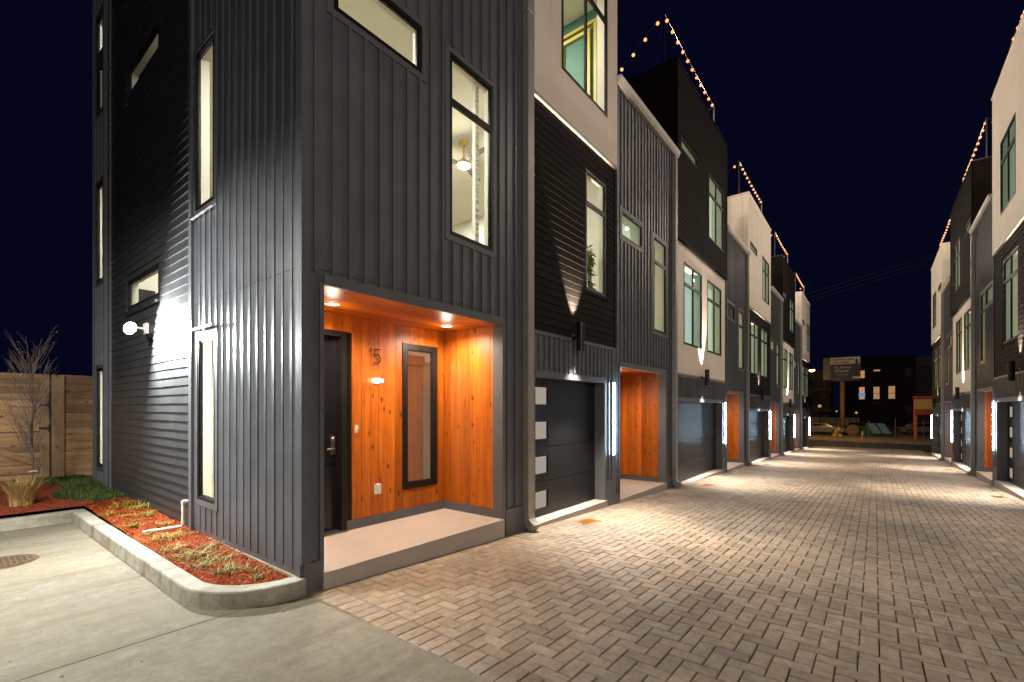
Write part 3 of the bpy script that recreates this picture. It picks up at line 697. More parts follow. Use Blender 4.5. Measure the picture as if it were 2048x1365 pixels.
    for zz in (2.0, 5.2, 7.6): piece('strap', ds, F, sx-0.012, sx+0.162, 0.008, 0.119, T(zz), T(zz)+0.03, M['spout'])
    # gutter and eave over the porch bay, low roof behind
    gy = T(8.60)
    mb = MB()
    prof = [(0.0, 0.0), (0.09, 0.0), (0.13, 0.06), (0.15, 0.13), (0.15, 0.145), (0.0, 0.145)]
    a, b = u0-0.0, u1+0.03
    v = [F.p(uu, q[0], gy+q[1]-0.05) for uu in (a, b) for q in prof]; n = len(prof)
    mb.add(v, [(k, (k+1) % n, n+(k+1) % n, n+k) for k in range(n)]+[tuple(range(n)), tuple(range(2*n-1, n-1, -1))])
    fbox(mb, F, u0, u1, -0.15, -0.001, T(8.551), T(8.75))
    mb.build('gutter', M['gutter'], th, F.p(u0, 0, gy))
    mb = MB(); fbox(mb, F, u0, u1-0.002, -8.3, -0.16, T(8.45), T(8.70))
    mb.build('low_roof', M['ext'], th, F.p(u0, 0, T(8.5)))
    # garage bay ------------------------------------------------------------
    gl, gr = (3.652, 6.0) if first else (u1+0.10, u2-0.42)
    go = (gl, gr, zg-0.1, T(2.21))
    wall('wall_panel', th, F, u1, u2, zg, T(2.92), [go], -0.15, 0.0, B, B)
    battens(th, F, u1, u2, T(0.30), T(2.86), [(go[0]-0.0, go[1]+0.0, zg, go[3]+0.03)], B, first=0.05, step=0.15 if first else 0.14, single=single)
    piece('belt_trim', th, F, u1, u2, 0.0, 0.03, T(2.865), T(2.92), M['trim'])
    piece('header_trim', th, F, gl+0.013, gr-0.013, -0.155, 0.028, T(2.197), T(2.29), M['trim'])
    piece('jamb_trim', th, F, gr-0.012, gr+0.06, -0.188, 0.028, zg, T(2.21), M['trim']); piece('jamb_trim', th, F, gl-0.05, gl+0.012, -0.188, 0.028, zg, T(2.21), M['trim'])
    piece('base_skirt', th, F, gr+0.061, u2, 0.0, 0.03, zg, T(0.29), M['trim'])
    garage_door(th, F, gl, gr, T(-0.07), T(2.21), -0.19, gside)
    mb = MB(); fbox(mb, F, gl-0.02, gr+0.02, -0.30, 0.07, zg, T(-0.07)+0.0); mb.build('garage_apron', M['slab'], th, F.p(gl, 0, T(-0.1)))
    mb = MB(); fbox(mb, F, gl-0.1, gr+0.1, -0.60, -0.27, zg, T(2.5)); mb.build('garage_back', M['frame'], th, F.p(gl, -0.3, zg))
    # middle band and top box
    mids = [(5.27, 6.075, T(3.87), T(6.06))] if first else [(u1+0.75, u1+2.43, T(3.79), T(6.06)), (u1+3.0, u1+4.68, T(3.79), T(6.06))]
    tops = [(4.37, 6.02, T(7.33), T(9.75))] if first else ([(u1+2.95, u1+4.68, T(7.34), T(9.35)), (u1+0.33, u1+1.73, T(8.96), T(9.28))])
    lapm = top == 'cream'
    def band(z0, z1, holes, is_lap, w_):
        if is_lap:
            wall('wall_panel', th, F, u1, u2, z0, z1, holes, -0.15, w_, M['lap'], inner)
            piece('corner_trim', th, F, u2-0.05, u2, w_, w_+0.03, z0, z1, M['lap']); piece('corner_trim', th, F, u1, u1+0.04, w_, w_+0.03, z0, z1, M['lap'])
            laps(th, F, u1+0.041, u2-0.051, z0, z1, holes, M['lap'], single, w=w_)
        else:
            us = sorted({u1, u2, *[h[0] for h in holes[:1]], *[h[1] for h in holes[:1]], u1+0.43, (holes[0][0]+holes[0][1])/2})
            if len(holes) > 1: us = sorted({u1, u2, holes[0][0]-0.32, (holes[0][0]+holes[0][1])/2, (holes[0][1]+holes[1][0])/2 if holes[1][0] > holes[0][1] else holes[0][0]-1.0, (holes[1][0]+holes[1][1])/2})
            for a, b in zip(us, us[1:]):
                zs = [z0, z0+(z1-z0)*random.choice((0.36, 0.48, 0.62)), z1]
                for c, d in zip(zs, zs[1:]): wall('cladding_panel', th, F, a+0.0018, b-0.0018, c+0.0018, d-0.0018, holes, -0.15, w_, M['cream'], inner)
            mb = MB(); 
            wall('wall_panel', th, F, u1, u2, z0, z1, holes, -0.16, -0.152+0.0, M['gap'], inner)
            piece('drip_trim', th, F, u1, u2, w_+0.0, w_+0.012, z0+0.0, z0+0.05, M['spout'])
        for h in holes:
            small = h[3]-h[2] < 0.5
            window(th, F, *h, mull=not small and h[1]-h[0] > 1.2, transom=False if small else h[3]-0.60, trim=M['lap'] if is_lap else None, wbase=w_, room=None if first else random.choice(rooms[2:]))
    band(T(2.921), T(6.5), mids, lapm, 0.0)
    band(T(6.501), T(11.15), tops, not lapm, 0.06)
    # box side that stands above the low roof, parapet, roof, rear
    mat = M['lap'] if not lapm else M['cream']
    FS = Frame(F.p(u1, 0.06, 0), tuple(-F.w), tuple(-F.u))
    wall('side_wall', th, FS, 0.001, 6.0, T(8.40), T(11.15), [], -0.15, 0.0, mat)
    if not lapm: laps(th, FS, 0.02, 6.0, T(8.75), T(11.12), [], M['lap'], single)
    mb = MB(); fbox(mb, F, u1-0.03, u2+0.0, -0.15, 0.09, T(11.151), T(11.19)); fbox(mb, F, u1-0.03, u1+0.15, -6.0, -0.151, T(11.151), T(11.19)); mb.build('parapet_cap', M['frame'] if not lapm else M['cream'], th, F.p(u1, 0, T(11.15)))
    mb = MB(); fbox(mb, F, u1+0.15, u2, -8.2, -0.17, T(10.2), T(10.35)); mb.build('box_roof', M['ext'], th, F.p(u1, 0, T(10.3)))
    mb = MB(); fbox(mb, F, u0, u2, -8.4, -8.25, zg, T(8.4)); mb.build('rear_wall', M['frame'], th, F.p(u0, -8.3, zg))
    if closing: mb = MB(); fbox(mb, F, u2-0.15, u2-0.001, -8.25, -0.17, zg, T(11.1)); mb.build('end_wall', B, th, F.p(u2, 0, zg))
    if opening:
        FE = Frame(F.p(u0, 0, 0), tuple(-F.w), tuple(-F.u))
        wall('end_wall', th, FE, 0.151, 8.25, zg, T(8.55), [], -0.15, 0.0, B); battens(th, FE, 0.0, 8.25, T(0.30), T(8.55), [], B, first=0.12, single=False)
        mb = MB(); fbox(mb, F, u1+0.001, u1+0.15, -8.25, -6.0, T(8.4), T(11.1)); mb.build('side_wall_rear', B, th, F.p(u1, -7, T(8.4)))
    return th, (gl+gr)/2, u2
LF = Frame((0, 0, 0), (1, 0, 0), (0, -1, 0)); RF = Frame((0, YR, 0), (1, 0, 0), (0, 1, 0))
GRP_L = 'town houses of the left row'; GRP_R = 'town houses of the right row'
h1, sc1, e1 = townhouse(LF, 0.0, 0.0, 3.60, 2.87, 'cream', 'nearest charcoal town house with house number 5 beside its cedar porch', GRP_L, True, first=True)
lab = ['second charcoal town house of the left row with black siding above a cream middle storey',
       'third town house of the left row with tall cream top box above black siding',
       'fourth town house of the left row with black top box and cream middle storey',
       'last town house of the left row, cream top box nearest the street lamp']
ends = []
lvl = -0.30; u = 6.47
for i in range(4):
    wv = [['e_win', 'e_win2', 'e_win', 'e_win', 'e_win3'], ['e_dim', 'e_win2', 'e_win', 'e_win3'], ['e_win2', 'e_win', 'e_win3', 'e_win'], ['e_win3', 'e_win3', 'e_win3', 'e_win']][i]
    h, s, e = townhouse(LF, u, lvl, 3.55, 5.17, 'lap' if i % 2 == 0 else 'cream', lab[i], GRP_L, i == 0, closing=i == 3, wins=wv)
    ends.append((u, lvl, s, e)); u = e; lvl -= 0.30
rl = ['', 'nearest town house of the right row, cream top box over black siding',
      'middle town house of the right row with black top box and cream middle storey', 'farthest town house of the right row, pale top box at the end of the lane']
rends = []
lvl = -0.30; u = -1.45+9.46
for i in range(1, 4):
    h, s, e = townhouse(RF, u, lvl, 3.6, 5.86, 'lap' if i % 2 == 0 else 'cream', rl[i], GRP_R, False, gside=1, closing=i == 3, opening=i == 1, tall=(1.55, 2.3), wins=['e_win', 'e_win', 'e_win', 'e_win', 'e_win3'])
    rends.append((u, lvl, s, e)); u = e; lvl -= 0.30
# wall lamps of both rows
sconce(LF, 4.80, 2.93, 'black cylinder wall lamp above the nearest left garage door', 'up and down wall lamps')
strip(LF, 6.32, 0.79, 2.21, 'vertical white light tube on the pier beside the nearest left garage', 'vertical light tubes')
nth = ['second', 'third', 'fourth', 'fifth']
for i, (a, l, s, e) in enumerate(ends):
    sconce(LF, s-0.05, 2.93+l, f'black cylinder wall lamp above the {nth[i]} garage door of the left row', 'up and down wall lamps')
    strip(LF, e-0.13, 0.79+l, 2.21+l, f'vertical white light tube beside the {nth[i]} garage of the left row', 'vertical light tubes')
nr = ['nearest garage in view on the right', 'middle garage on the right', 'farthest garage on the right']
for i, (a, l, s, e) in enumerate(rends):
    sconce(RF, s-0.05, 2.93+l, f'black cylinder wall lamp above the {nr[i]}', 'up and down wall lamps')
    strip(RF, e-0.15, 0.79+l, 2.21+l, f'vertical white light tube beside the {nr[i]}', 'vertical light tubes')
# ---------------------------------------------------------------- side wall and rooms of the nearest house
SF = Frame((0, 0, 0), (0, 1, 0), (-1, 0, 0))
B = M['batten']
sA = [(2.06, 2.665, 4.20, 6.20), (2.03, 2.60, 0.56, 2.60)]; sL = [(4.164, 5.845, 6.97, 7.42), (4.164, 5.845, 3.37, 3.85)]; sB = [(7.51, 8.02, 7.48, 9.39), (7.51, 8.02, 4.18, 6.10), (7.51, 8.02, 0.56, 2.49)]
wall('wall_panel', h1, SF, 0.151, 2.80, 0.14, 3.02, sA, -0.15, 0.0, B, M['white']); wall('wall_panel', h1, SF, 0.151, 2.80, 3.024, 8.55, sA, -0.15, 0.0, B, M['white'])
wall('wall_panel', h1, SF, 2.801, 6.95, 0.05, 11.6, sL, -0.15, -0.015, M['lapside'], M['white'])
wall('wall_panel', h1, SF, 6.951, 8.40, 0.05, 11.6, sB, -0.15, 0.0, B, M['white'])
battens(h1, SF, 0.0, 2.74, 0.20, 8.55, sA, B, first=0.20, depth=0.011)
battens(h1, SF, 6.95, 8.40, 0.20, 11.6, sB, B, first=0.10)
laps(h1, SF, 2.85, 6.90, 0.08, 11.55, sL, M['lapside'], True, wav=0.0022, w=-0.015, seam=True)
piece('corner_trim', h1, SF, 0.001, 0.085, 0.0, 0.030, 0.13, 8.55, B); piece('corner_trim', h1, LF, -0.030, 0.055, 0.001, 0.030, 0.271, 8.55, B)
piece('corner_trim', h1, SF, 2.745, 2.845, 0.0, 0.034, 0.10, 11.5, B); piece('corner_trim', h1, SF, 6.905, 6.985, 0.0, 0.03, 0.10, 11.5, B)
piece('foundation', h1, SF, 0.02, 8.41, -0.14, 0.014, -0.3, 0.135, M['found'])
window(h1, SF, *sA[0], transom=False, trim=M['trim'], flash=True); window(h1, SF, *sA[1], transom=False, trim=M['trim'])
mb = MB(); fbox(mb, SF, 1.96, 2.68, 0.027, 0.075, 2.675, 2.70); mb.build('head_flashing', M['steel'], h1, SF.p(2, 0, 2.67))
for q in sL: window(h1, SF, *q, transom=False, trim=M['lapside'], wbase=-0.012, flash=q[2] < 5)
for q in sB: window(h1, SF, *q, transom=False, trim=M['trim'])
# roof over the tall rear part
mb = MB(); mb.box(0.16, 3.6, 2.8, 8.3, 11.2, 11.4); mb.build('rear_roof', M['ext'], h1, (0.2, 3, 11.2))
mb = MB(); mb.box(0.155, 3.59, 2.70, 2.80, 8.72, 11.6); mb.build('rear_tower_wall', B, h1, (0.2, 2.75, 8.7))
# porch rear wall backing
wall('porch_wall', h1, LF, 0.05, 3.58, -0.3, 3.05, [(0.18, 1.17, 0.14, 2.675), (2.063, 2.713, 0.545, 2.64)], -1.28, -1.18, M['frame'], M['white'])
mb = MB(); mb.box(2.905, 3.0, 0.155, 1.179, -0.3, 3.05); mb.build('porch_wall', M['frame'], h1, (2.9, .6, 0))
mb = MB(); mb.box(0.152, 2.904, 0.155, 1.179, 2.91, 3.05); mb.build('porch_ceiling_deck', M['frame'], h1, (1, .6, 2.9))
window(h1, LF, 2.063, 2.713, 0.545, 2.64, transom=False, glassm='porchglass', t=0.085, wbase=-1.156)
def room(parent, x0, x1, y0, y1, z0, z1, omit, mat, fl=M['wfloor'], ce=M['white']):
    v = [(x0,y0,z0),(x1,y0,z0),(x1,y1,z0),(x0,y1,z0),(x0,y0,z1),(x1,y0,z1),(x1,y1,z1),(x0,y1,z1)]
    F_ = {'floor': (0,1,2,3), 'ceil': (7,6,5,4), 'y0': (4,5,1,0), 'x1': (5,6,2,1), 'y1': (6,7,3,2), 'x0': (7,4,0,3)}
    mi = {'floor': 1, 'ceil': 2}
    ks = [k for k in F_ if k not in omit]; c = Vector((x0, y0, z0))
    return meshobj('room_wall', [Vector(p)-c for p in v], [F_[k] for k in ks], None, parent, c, mats=[mat, fl, ce], fm=[mi.get(k, 0) for k in ks])
room(h1, 0.151, 3.55, 1.281, 8.2, 0.15, 2.90, ('x0', 'y0'), M['white'])
room(h1, 0.151, 6.40, 0.151, 8.2, 3.35, 6.45, ('x0', 'y0'), M['white'])
room(h1, 0.151, 3.45, 2.801, 8.2, 6.75, 9.9, ('x0',), M['white'])
room(h1, 3.62, 6.40, 0.151, 4.2, 6.72, 9.95, ('y0',), M['green'])
def ceiling_lamp(x, y, z, e, label, size=0.09, col_=(1.0, 0.95, 0.85), grp='ceiling lamps inside the nearest house'):
    mb = MB(); n = 16
    v = [(x+r*math.cos(6.2832*k/n), y+r*math.sin(6.2832*k/n), z+zz) for r, zz in ((size, -0.001), (size, -0.02), (size*0.8, -0.024)) for k in range(n)]
    mb.add(v, [(a+k, a+(k+1) % n, a+n+(k+1) % n, a+n+k) for a in (0, n) for k in range(n)], 0)
    mb.add([(x+size*0.8*math.cos(6.2832*k/n), y+size*0.8*math.sin(6.2832*k/n), z-0.022) for k in range(n)], [tuple(range(n))], 1)
    o = mb.build('ceiling_lamp', None, None, (x, y, z), mats=[M['plastic'], M['e_can']]); tag(o, label, 'ceiling lamp', grp)
    lamp_obj('ceiling_lamp_light', 'AREA', (x, y, z-0.04), e, col_, o, shape='DISK', size=0.5, rot=(0, 0, -1))
for (lx, ly, lz, fac, lb) in ((1.2, 1.75, 2.90, 1.3, 'round ceiling lamp in the lit hall behind the porch'), (1.2, 6.4, 2.90, 0.8, 'round ceiling lamp behind the far ground floor side window'),
        (1.1, 1.2, 6.45, 0.8, 'round ceiling lamp behind the upper tall side window'), (1.2, 6.3, 6.45, 0.8, 'round ceiling lamp behind the far middle side window'), (4.9, 3.2, 6.45, 0.9, 'round ceiling lamp in the room with the ceiling fan'),
        (1.2, 3.5, 9.90, 0.8, 'round ceiling lamp behind the high narrow side window'), (1.2, 6.6, 9.90, 0.7, 'round ceiling lamp behind the far top side window')):
    ceiling_lamp(lx, ly, lz, P_ROOM*fac, lb)
ceiling_lamp(4.8, 1.6, 9.95, P_ROOM*0.9, 'bright ceiling lamp in the green room on the top floor', 0.14)
t = thing('reveal_fill_lamp', 'floor lamp added to light the reveal of the high narrow side window', 'floor lamp', (1.5, 3.9, 6.75))  # added lamp, brightens the window reveal from below
mb = MB(); mb.tube([(1.5, 3.9, 6.751), (1.5, 3.9, 6.78)], 0.13, 16); mb.tube([(1.5, 3.9, 6.78), (1.5, 3.9, 7.0)], 0.012, 8); mb.build('stand', M['black'], t, (1.5, 3.9, 6.75)); mb = MB(); mb.tube([(1.5, 3.9, 7.02), (1.5, 3.9, 7.28)], [0.17, 0.11], 18, cap=False); mb.build('shade', M['white'], t, (1.5, 3.9, 7.1))
lamp_obj('reveal_fill_light', 'POINT', (1.15, 3.75, 7.05), 22, (1.0, 0.93, 0.80), t, shadow_soft_size=0.05)
mb = MB(); mb.box(0.62, 0.98, 8.165, 8.195, 3.75, 4.25); tag(mb.build('wall_picture', M['black'], None, (0.8, 8.18, 4.0)), 'small dark picture seen through the low wide side window', 'picture')
# yellow door frames on the green wall
for (x0, x1) in ((4.3, 5.3),):
    t = thing('yellow_door_frame', 'yellow framed green door inside the top floor room', 'door frame', (x0, 4.15, 6.72))
    mb = MB(); mb.box(x0, x0+0.10, 4.12, 4.19, 6.73, 8.95); mb.box(x1-0.10, x1, 4.12, 4.19, 6.73, 8.95); mb.box(x0+0.10, x1-0.10, 4.12, 4.19, 8.85, 8.95); mb.build('casing', M['yellow'], t, (x0, 4.15, 6.72))
t = thing('yellow_door_frame', 'yellow door casing and rail on the right hand green wall of the top floor room', 'door frame', (6.36, 0.9, 6.72))
for (y0_, y1_, z0_, z1_) in ((1.12, 1.19, 6.73, 9.56), (0.55, 1.119, 9.49, 9.56), (0.49, 0.549, 6.73, 9.56), (0.34, 0.40, 6.73, 9.62), (0.30, 1.6, 9.63, 9.69)): piece('casing', t, FX, 6.34, 6.39, y0_, y1_, z0_, z1_, M['yellow'])
t = thing('reflection_cabinet', 'tall brown cabinet added in the hall to stand in for the porch window reflection', 'reflection_cabinet', (2.8, 2.25, 0.15))  # brown cabinet added in place of the brown reflection in the porch glass
M['brownwood'] = wood('reflection_wood', 'z', (0.20, 0.07, 0.04), (0.42, 0.18, 0.11), knots=False, rough=0.4)
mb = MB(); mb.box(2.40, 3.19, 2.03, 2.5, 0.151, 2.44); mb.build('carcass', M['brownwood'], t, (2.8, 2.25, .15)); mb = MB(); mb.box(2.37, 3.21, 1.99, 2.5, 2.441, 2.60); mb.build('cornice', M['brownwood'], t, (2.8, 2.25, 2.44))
for q in (2.405, 2.80): piece('reflection_cabinet_door', t, FX, q, q+0.385, 2.005, 2.029, 0.20, 2.42, M['brownwood'])
# ceiling fan seen through the tall window
fx, fy, fz = 3.80, 1.63, 6.02
t = thing('ceiling_fan', 'brass ceiling fan with three dark blades behind the tall front window', 'ceiling fan', (fx, fy, 6.45))
mb = MB(); mb.tube([(fx, fy, 6.449), (fx, fy, 6.38)], [0.085, 0.06], 16); mb.tube([(fx, fy, 6.38), (fx, fy, 6.12)], 0.016, 8); mb.tube([(fx, fy, 6.14), (fx, fy, 6.10), (fx, fy, 6.04)], [0.05, 0.09, 0.09], 16); mb.build('motor', M['brass'], t, (fx, fy, 6.1))
mb = MB(); mb.tube([(fx, fy, 6.039), (fx, fy, 6.01), (fx, fy, 5.995)], [0.115, 0.11, 0.06], 18); mb.build('light_bowl', M['e_can'], t, (fx, fy, 6.0), smooth=True)
M['fanblade'] = painted('fan_blade', (0.035, 0.034, 0.032), 0.45, 0.1, 4, 0.05)
for k in range(3):
    a = R(20+120*k); c, s = math.cos(a), math.sin(a); mb = MB(); v = []
    for i, (r_, hw) in enumerate(((0.10, 0.035), (0.2, 0.06), (0.4, 0.075), (0.62, 0.07), (0.66, 0.05))):
        for sg, dz in ((1, 0.02), (-1, -0.015)):
            for th_ in (0, 0.008): v.append((fx+c*r_-s*sg*hw, fy+s*r_+c*sg*hw, 6.075+dz*(r_ > .15)+th_))
    f = []
    for i in range(4): a0, b0 = i*4, i*4+4; f += [(a0, b0, b0+2, a0+2), (a0+1, a0+3, b0+3, b0+1), (a0, a0+1, b0+1, b0), (a0+2, b0+2, b0+3, a0+3)]
    f += [(0, 2, 3, 1), (16, 17, 19, 18)]
    mb.add(v, f); mb.build('blade', M['fanblade'], t, (fx, fy, 6.08))
lamp_obj('fan_light', 'POINT', (fx, fy, 5.93), P_ROOM*0.35, (1.0, 0.90, 0.74), t, shadow_soft_size=0.09)
# narrow screen of small tiles beside the tall window
t = thing('tile_screen', 'narrow white column with small dark tiles inside the tall front window', 'screen', (2.75, 0.36, 3.36))
mb = MB(); mb.box(2.725, 2.80, 0.36, 0.42, 3.36, 6.44); mb.build('column', M['white'], t, (2.75, 0.4, 3.36))
zz = 3.5; rr = random.Random(4)
while zz < 6.3:
    hh = rr.uniform(0.02, 0.05); piece('tile', t, FX, 2.73, 2.785, 0.350, 0.359, zz, zz+hh, M['spout'] if rr.random() < (0.6 if zz < 4.7 else 0.15) else M['gutter']); zz += hh+rr.uniform(0.015, 0.08)
# house plant behind the window in the black siding
px_, py_ = 6.00, 0.29
t = thing('house_plant', 'leafy green house plant behind the window in the black siding', 'plant', (px_, py_, 3.35))
mb = MB(); mb.tube([(px_, py_, 3.351), (px_, py_, 3.36), (px_, py_, 3.68)], [0.05, 0.11, 0.14], 16); mb.build('pot', M['plastic'], t, (px_, py_, 3.35))
v = []; f = []; rn = []; rr = random.Random(9); st = MB()
for i in range(7):
    a = rr.uniform(0, 6.28); top = Vector((px_+0.10*math.cos(a), py_+0.08*math.sin(a), rr.uniform(4.75, 5.15))); st.tube([(px_, py_, 3.65), ((px_+top.x)/2, (py_+top.y)/2, 4.2), tuple(top)], [0.012, 0.009, 0.005], 6)
    for j in range(26):
        tt = rr.uniform(0.36, 1.0); p = Vector((px_, py_, 3.65)).lerp(top, tt); b = rr.uniform(0, 6.28); L = rr.uniform(0.10, 0.20); d = Vector((math.cos(b), math.sin(b)*0.7, rr.uniform(-0.9, 0.3))).normalized(); sd = d.cross(Vector((0, 0, 1))).normalized()*L*0.16; k = len(v)
        v += [p, p+d*L*0.45+sd, p+d*L, p+d*L*0.45-sd]; f.append((k, k+1, k+2, k+3)); rn.append(rr.random())
st.build('stem', M['bark'], t, (px_, py_, 3.65)); c = Vector((px_, py_, 4.4)); o = meshobj('foliage', [q-c for q in v], f, M['leafy'], t, c); set_rnd(o.data, rn, 1)

# ---------------------------------------------------------------- porch fittings
yb = 1.156
mb = MB(); cx_, cz_ = 1.62, 2.40; pts = [(cx_+0.05, cz_+0.10), (cx_-0.035, cz_+0.10), (cx_-0.045, cz_+0.02)]
arc = [(cx_-0.045+0.0, cz_+0.02)]+[(cx_-0.005+0.062*math.cos(R(q)), cz_-0.030+0.062*math.sin(R(q))) for q in range(110, -145, -15)]
mb.tube([(p[0], yb-0.02, p[1]) for p in pts], 0.008, 6); mb.tube([(p[0], yb-0.02, p[1]) for p in arc], 0.008, 6)
tag(mb.build('house_number', M['black'], None, (cx_, yb, cz_)), 'thin black house number 5 on the cedar porch wall', 'house number')
t = thing('porch_wall_lamp', 'small steel bar wall lamp glowing under the house number', 'wall lamp', (1.627, yb, 2.078))
for dz in (0.036, 0.0, -0.036): piece('bar', t, LF, 1.53, 1.725, -yb+0.05, -yb+0.062, 2.078+dz-0.007, 2.078+dz+0.007, M['steel'])
piece('back_plate', t, LF, 1.57, 1.685, -yb+0.002, -yb+0.012, 2.04, 2.116, M['steel']); piece('lamp_core', t, LF, 1.545, 1.71, -yb+0.02, -yb+0.044, 2.058, 2.098, M['e_sconce'])
lamp_obj('porch_wall_lamp_light', 'POINT', (1.627, yb-0.10, 2.078), 1.2, WARM, t, shadow_soft_size=0.04)
t = thing('outlet_box', 'white weatherproof outlet box low on the cedar porch wall', 'outlet', (1.627, yb, 0.62))
mb = MB(); mb.box(1.585, 1.67, yb-0.045, yb-0.003, 0.555, 0.69); mb.build('box', M['plastic'], t, (1.627, yb, 0.62)); mb = MB(); mb.box(1.595, 1.66, yb-0.058, yb-0.0455, 0.565, 0.68); mb.build('cover', M['plastic'], t, (1.627, yb, 0.62))
mb = MB(); mb.box(1.295, 1.331, yb-0.022, yb-0.003, 1.39, 1.49); o = mb.build('door_bell', M['plastic'], None, (1.313, yb, 1.44)); tag(o, 'small white door bell beside the front door', 'door bell')
piece('button', o, LF, 1.304, 1.322, -yb+0.0225, -yb+0.027, 1.415, 1.435, M['steel'])

# ---------------------------------------------------------------- flood lamp on the side wall
fl = Vector((-0.307, 4.30, 2.86)); aim = Vector((0.36, -0.80, -0.34)).normalized()
t = thing('flood_lamp', 'dazzling white flood lamp on the dark side wall', 'flood lamp', (-0.02, 4.9, 2.95))
mb = MB(); mb.box(-0.045, -0.012, 4.60, 4.78, 2.85, 3.01); mb.tube([(-0.045, 4.7, 2.93), (-0.16, 4.68, 2.93), (-0.27, 4.52, 2.90), tuple(fl-aim*0.05)], 0.018, 8); mb.build('bracket', M['plastic'], t, (-0.02, 4.9, 2.95))
mb = MB(); mb.tube([fl-aim*0.09, fl-aim*0.06, fl], [0.05, 0.08, 0.095], 20); mb.build('housing', M['black'], t, fl)
mb = MB(); mb.tube([fl+aim*0.002, fl+aim*0.02, fl+aim*0.032], [0.088, 0.075, 0.03], 20); mb.build('lens', M['e_flood'], t, fl, smooth=True)
lamp_obj('flood_lamp_light', 'AREA', fl+aim*0.05, P_FLOOD, (0.95, 1.0, 0.99), t, shape='DISK', size=0.26, rot=aim)

# ---------------------------------------------------------------- pole lamps of the court, left of and behind the viewer
def pole_lamp(x, y, h, dx, dy, label, power, colr, aim_):
    t = thing('yard_pole_lamp', label, 'pole lamp', (x, y, -0.1), 'pole lamps of the court')
    mb = MB(); mb.tube([(x, y, -0.1), (x, y, h)], [0.09, 0.06], 12); mb.tube([(x, y, h-0.05), (x+dx*0.4, y+dy*0.4, h+0.1)], 0.04, 8); mb.build('pole', M['black'], t, (x, y, 3), smooth=True)
    c, d = x+dx*0.5, y+dy*0.5
    mb = MB(); mb.box(c-0.3, c+0.3, d-0.2, d+0.2, h+0.06, h+0.16); mb.build('head', M['black'], t, (c, d, h+0.1))
    mb = MB(); mb.box(c-0.25, c+0.25, d-0.15, d+0.15, h+0.04, h+0.059); mb.build('lens', M['e_can'], t, (c, d, h+0.05))
    lamp_obj('yard_pole_light', 'AREA', (c, d, h), power, colr, t, shape='RECTANGLE', size=0.5, size_y=0.3, rot=aim_)
pole_lamp(-6.0, -17.0, 7.4, 0, 1, 'tall pole lamp of the court behind the viewer', P_YARD, (1.0, 0.90, 0.78), (0.42, 1.0, -0.30))
pole_lamp(-3.4, 2.5, 3.9, 1, 0, 'low pole lamp of the parking bays left of the viewer', P_COURT, (1.0, 0.98, 0.92), (0.30, 0.12, -1.0))
# ---------------------------------------------------------------- garden things
t = tag(None or thing('drain_pipe', 'white plastic drain pipe bending from the side wall onto the mulch', 'pipe', (-0.05, 2.9, 0.2)))
mb = MB(); mb.tube([(-0.02, 2.86, 0.505), (-0.07, 2.86, 0.505), (-0.085, 2.865, 0.49), (-0.085, 2.87, 0.22), (-0.10, 2.875, 0.19), (-0.46, 3.05, 0.165)], 0.017, 10); mb.build('pipe_run', M['pvc'], t, (-0.08, 2.87, 0.3), smooth=True)
for p, q in (((-0.085, 2.866, 0.47), (-0.085, 2.866, 0.515)), ((-0.085, 2.87, 0.215), (-0.085, 2.87, 0.255)), ((-0.05, 2.86, 0.505), (-0.095, 2.86, 0.505))): mb = MB(); mb.tube([p, q], 0.023, 10); mb.build('elbow_collar', M['pvc'], t, p)
spots = [(-0.364, 2.454), (-0.456, 1.951), (-0.481, 1.625), (-0.40, 1.15), (-0.173, 1.231), (-0.14, 0.603), (-0.152, 1.771), (-0.063, 2.5), (-0.426, 2.88), (-0.365, 3.797), (-0.289, 5.222), (-0.50, 4.463), (-0.48, 3.447), (-0.193, 5.0), (-0.195, 4.043), (-0.198, 3.261), (-0.30, 0.78), (-0.42, 5.0), (-0.22, 0.42), (-0.33, 1.45), (-0.10, 4.6), (-0.40, 4.15)]
where = ['beside the kerb halfway along', 'behind the second kerb tuft', 'where the kerb begins to curve', 'inside the kerb bend', 'nearest the batten wall', 'closest to the house corner', 'below the low side window', 'under the white drain pipe', 'left of the drain pipe end', 'in the middle of the far bed', 'at the lawn edge by the wall', 'along the far straight kerb', 'between kerb and drain pipe', 'at the lawn edge', 'below the flood lamp', 'just past the drain pipe', 'at the nose of the bed', 'by the far kerb corner', 'at the very tip of the bed', 'in the middle of the near bed', 'at the foot of the dark siding', 'beside the far kerb run']
for i, (x, y) in enumerate(spots):
    z = BZ(y)+0.004; big = rr.choice((0.65, 0.8, 1.0, 1.25, 1.5))
    def rg(r2, x=x, y=y, z=z, big=big):
        a = r2.uniform(0, 6.28); q = 0.10*big*r2.random(); return x+q*math.cos(a)*1.3, y+q*math.sin(a), z
    o = blades(int(55*big), rg, 0.04*big, 0.12*big, 2.1, 0.0045, M['tuft'], 'grass_tuft', seg=3, seed=20+i, loc=(x, y, z))
    tag(o, f'yellow green grass tuft in the red mulch {where[i]}', 'plant', 'grass tufts in the mulch bed')
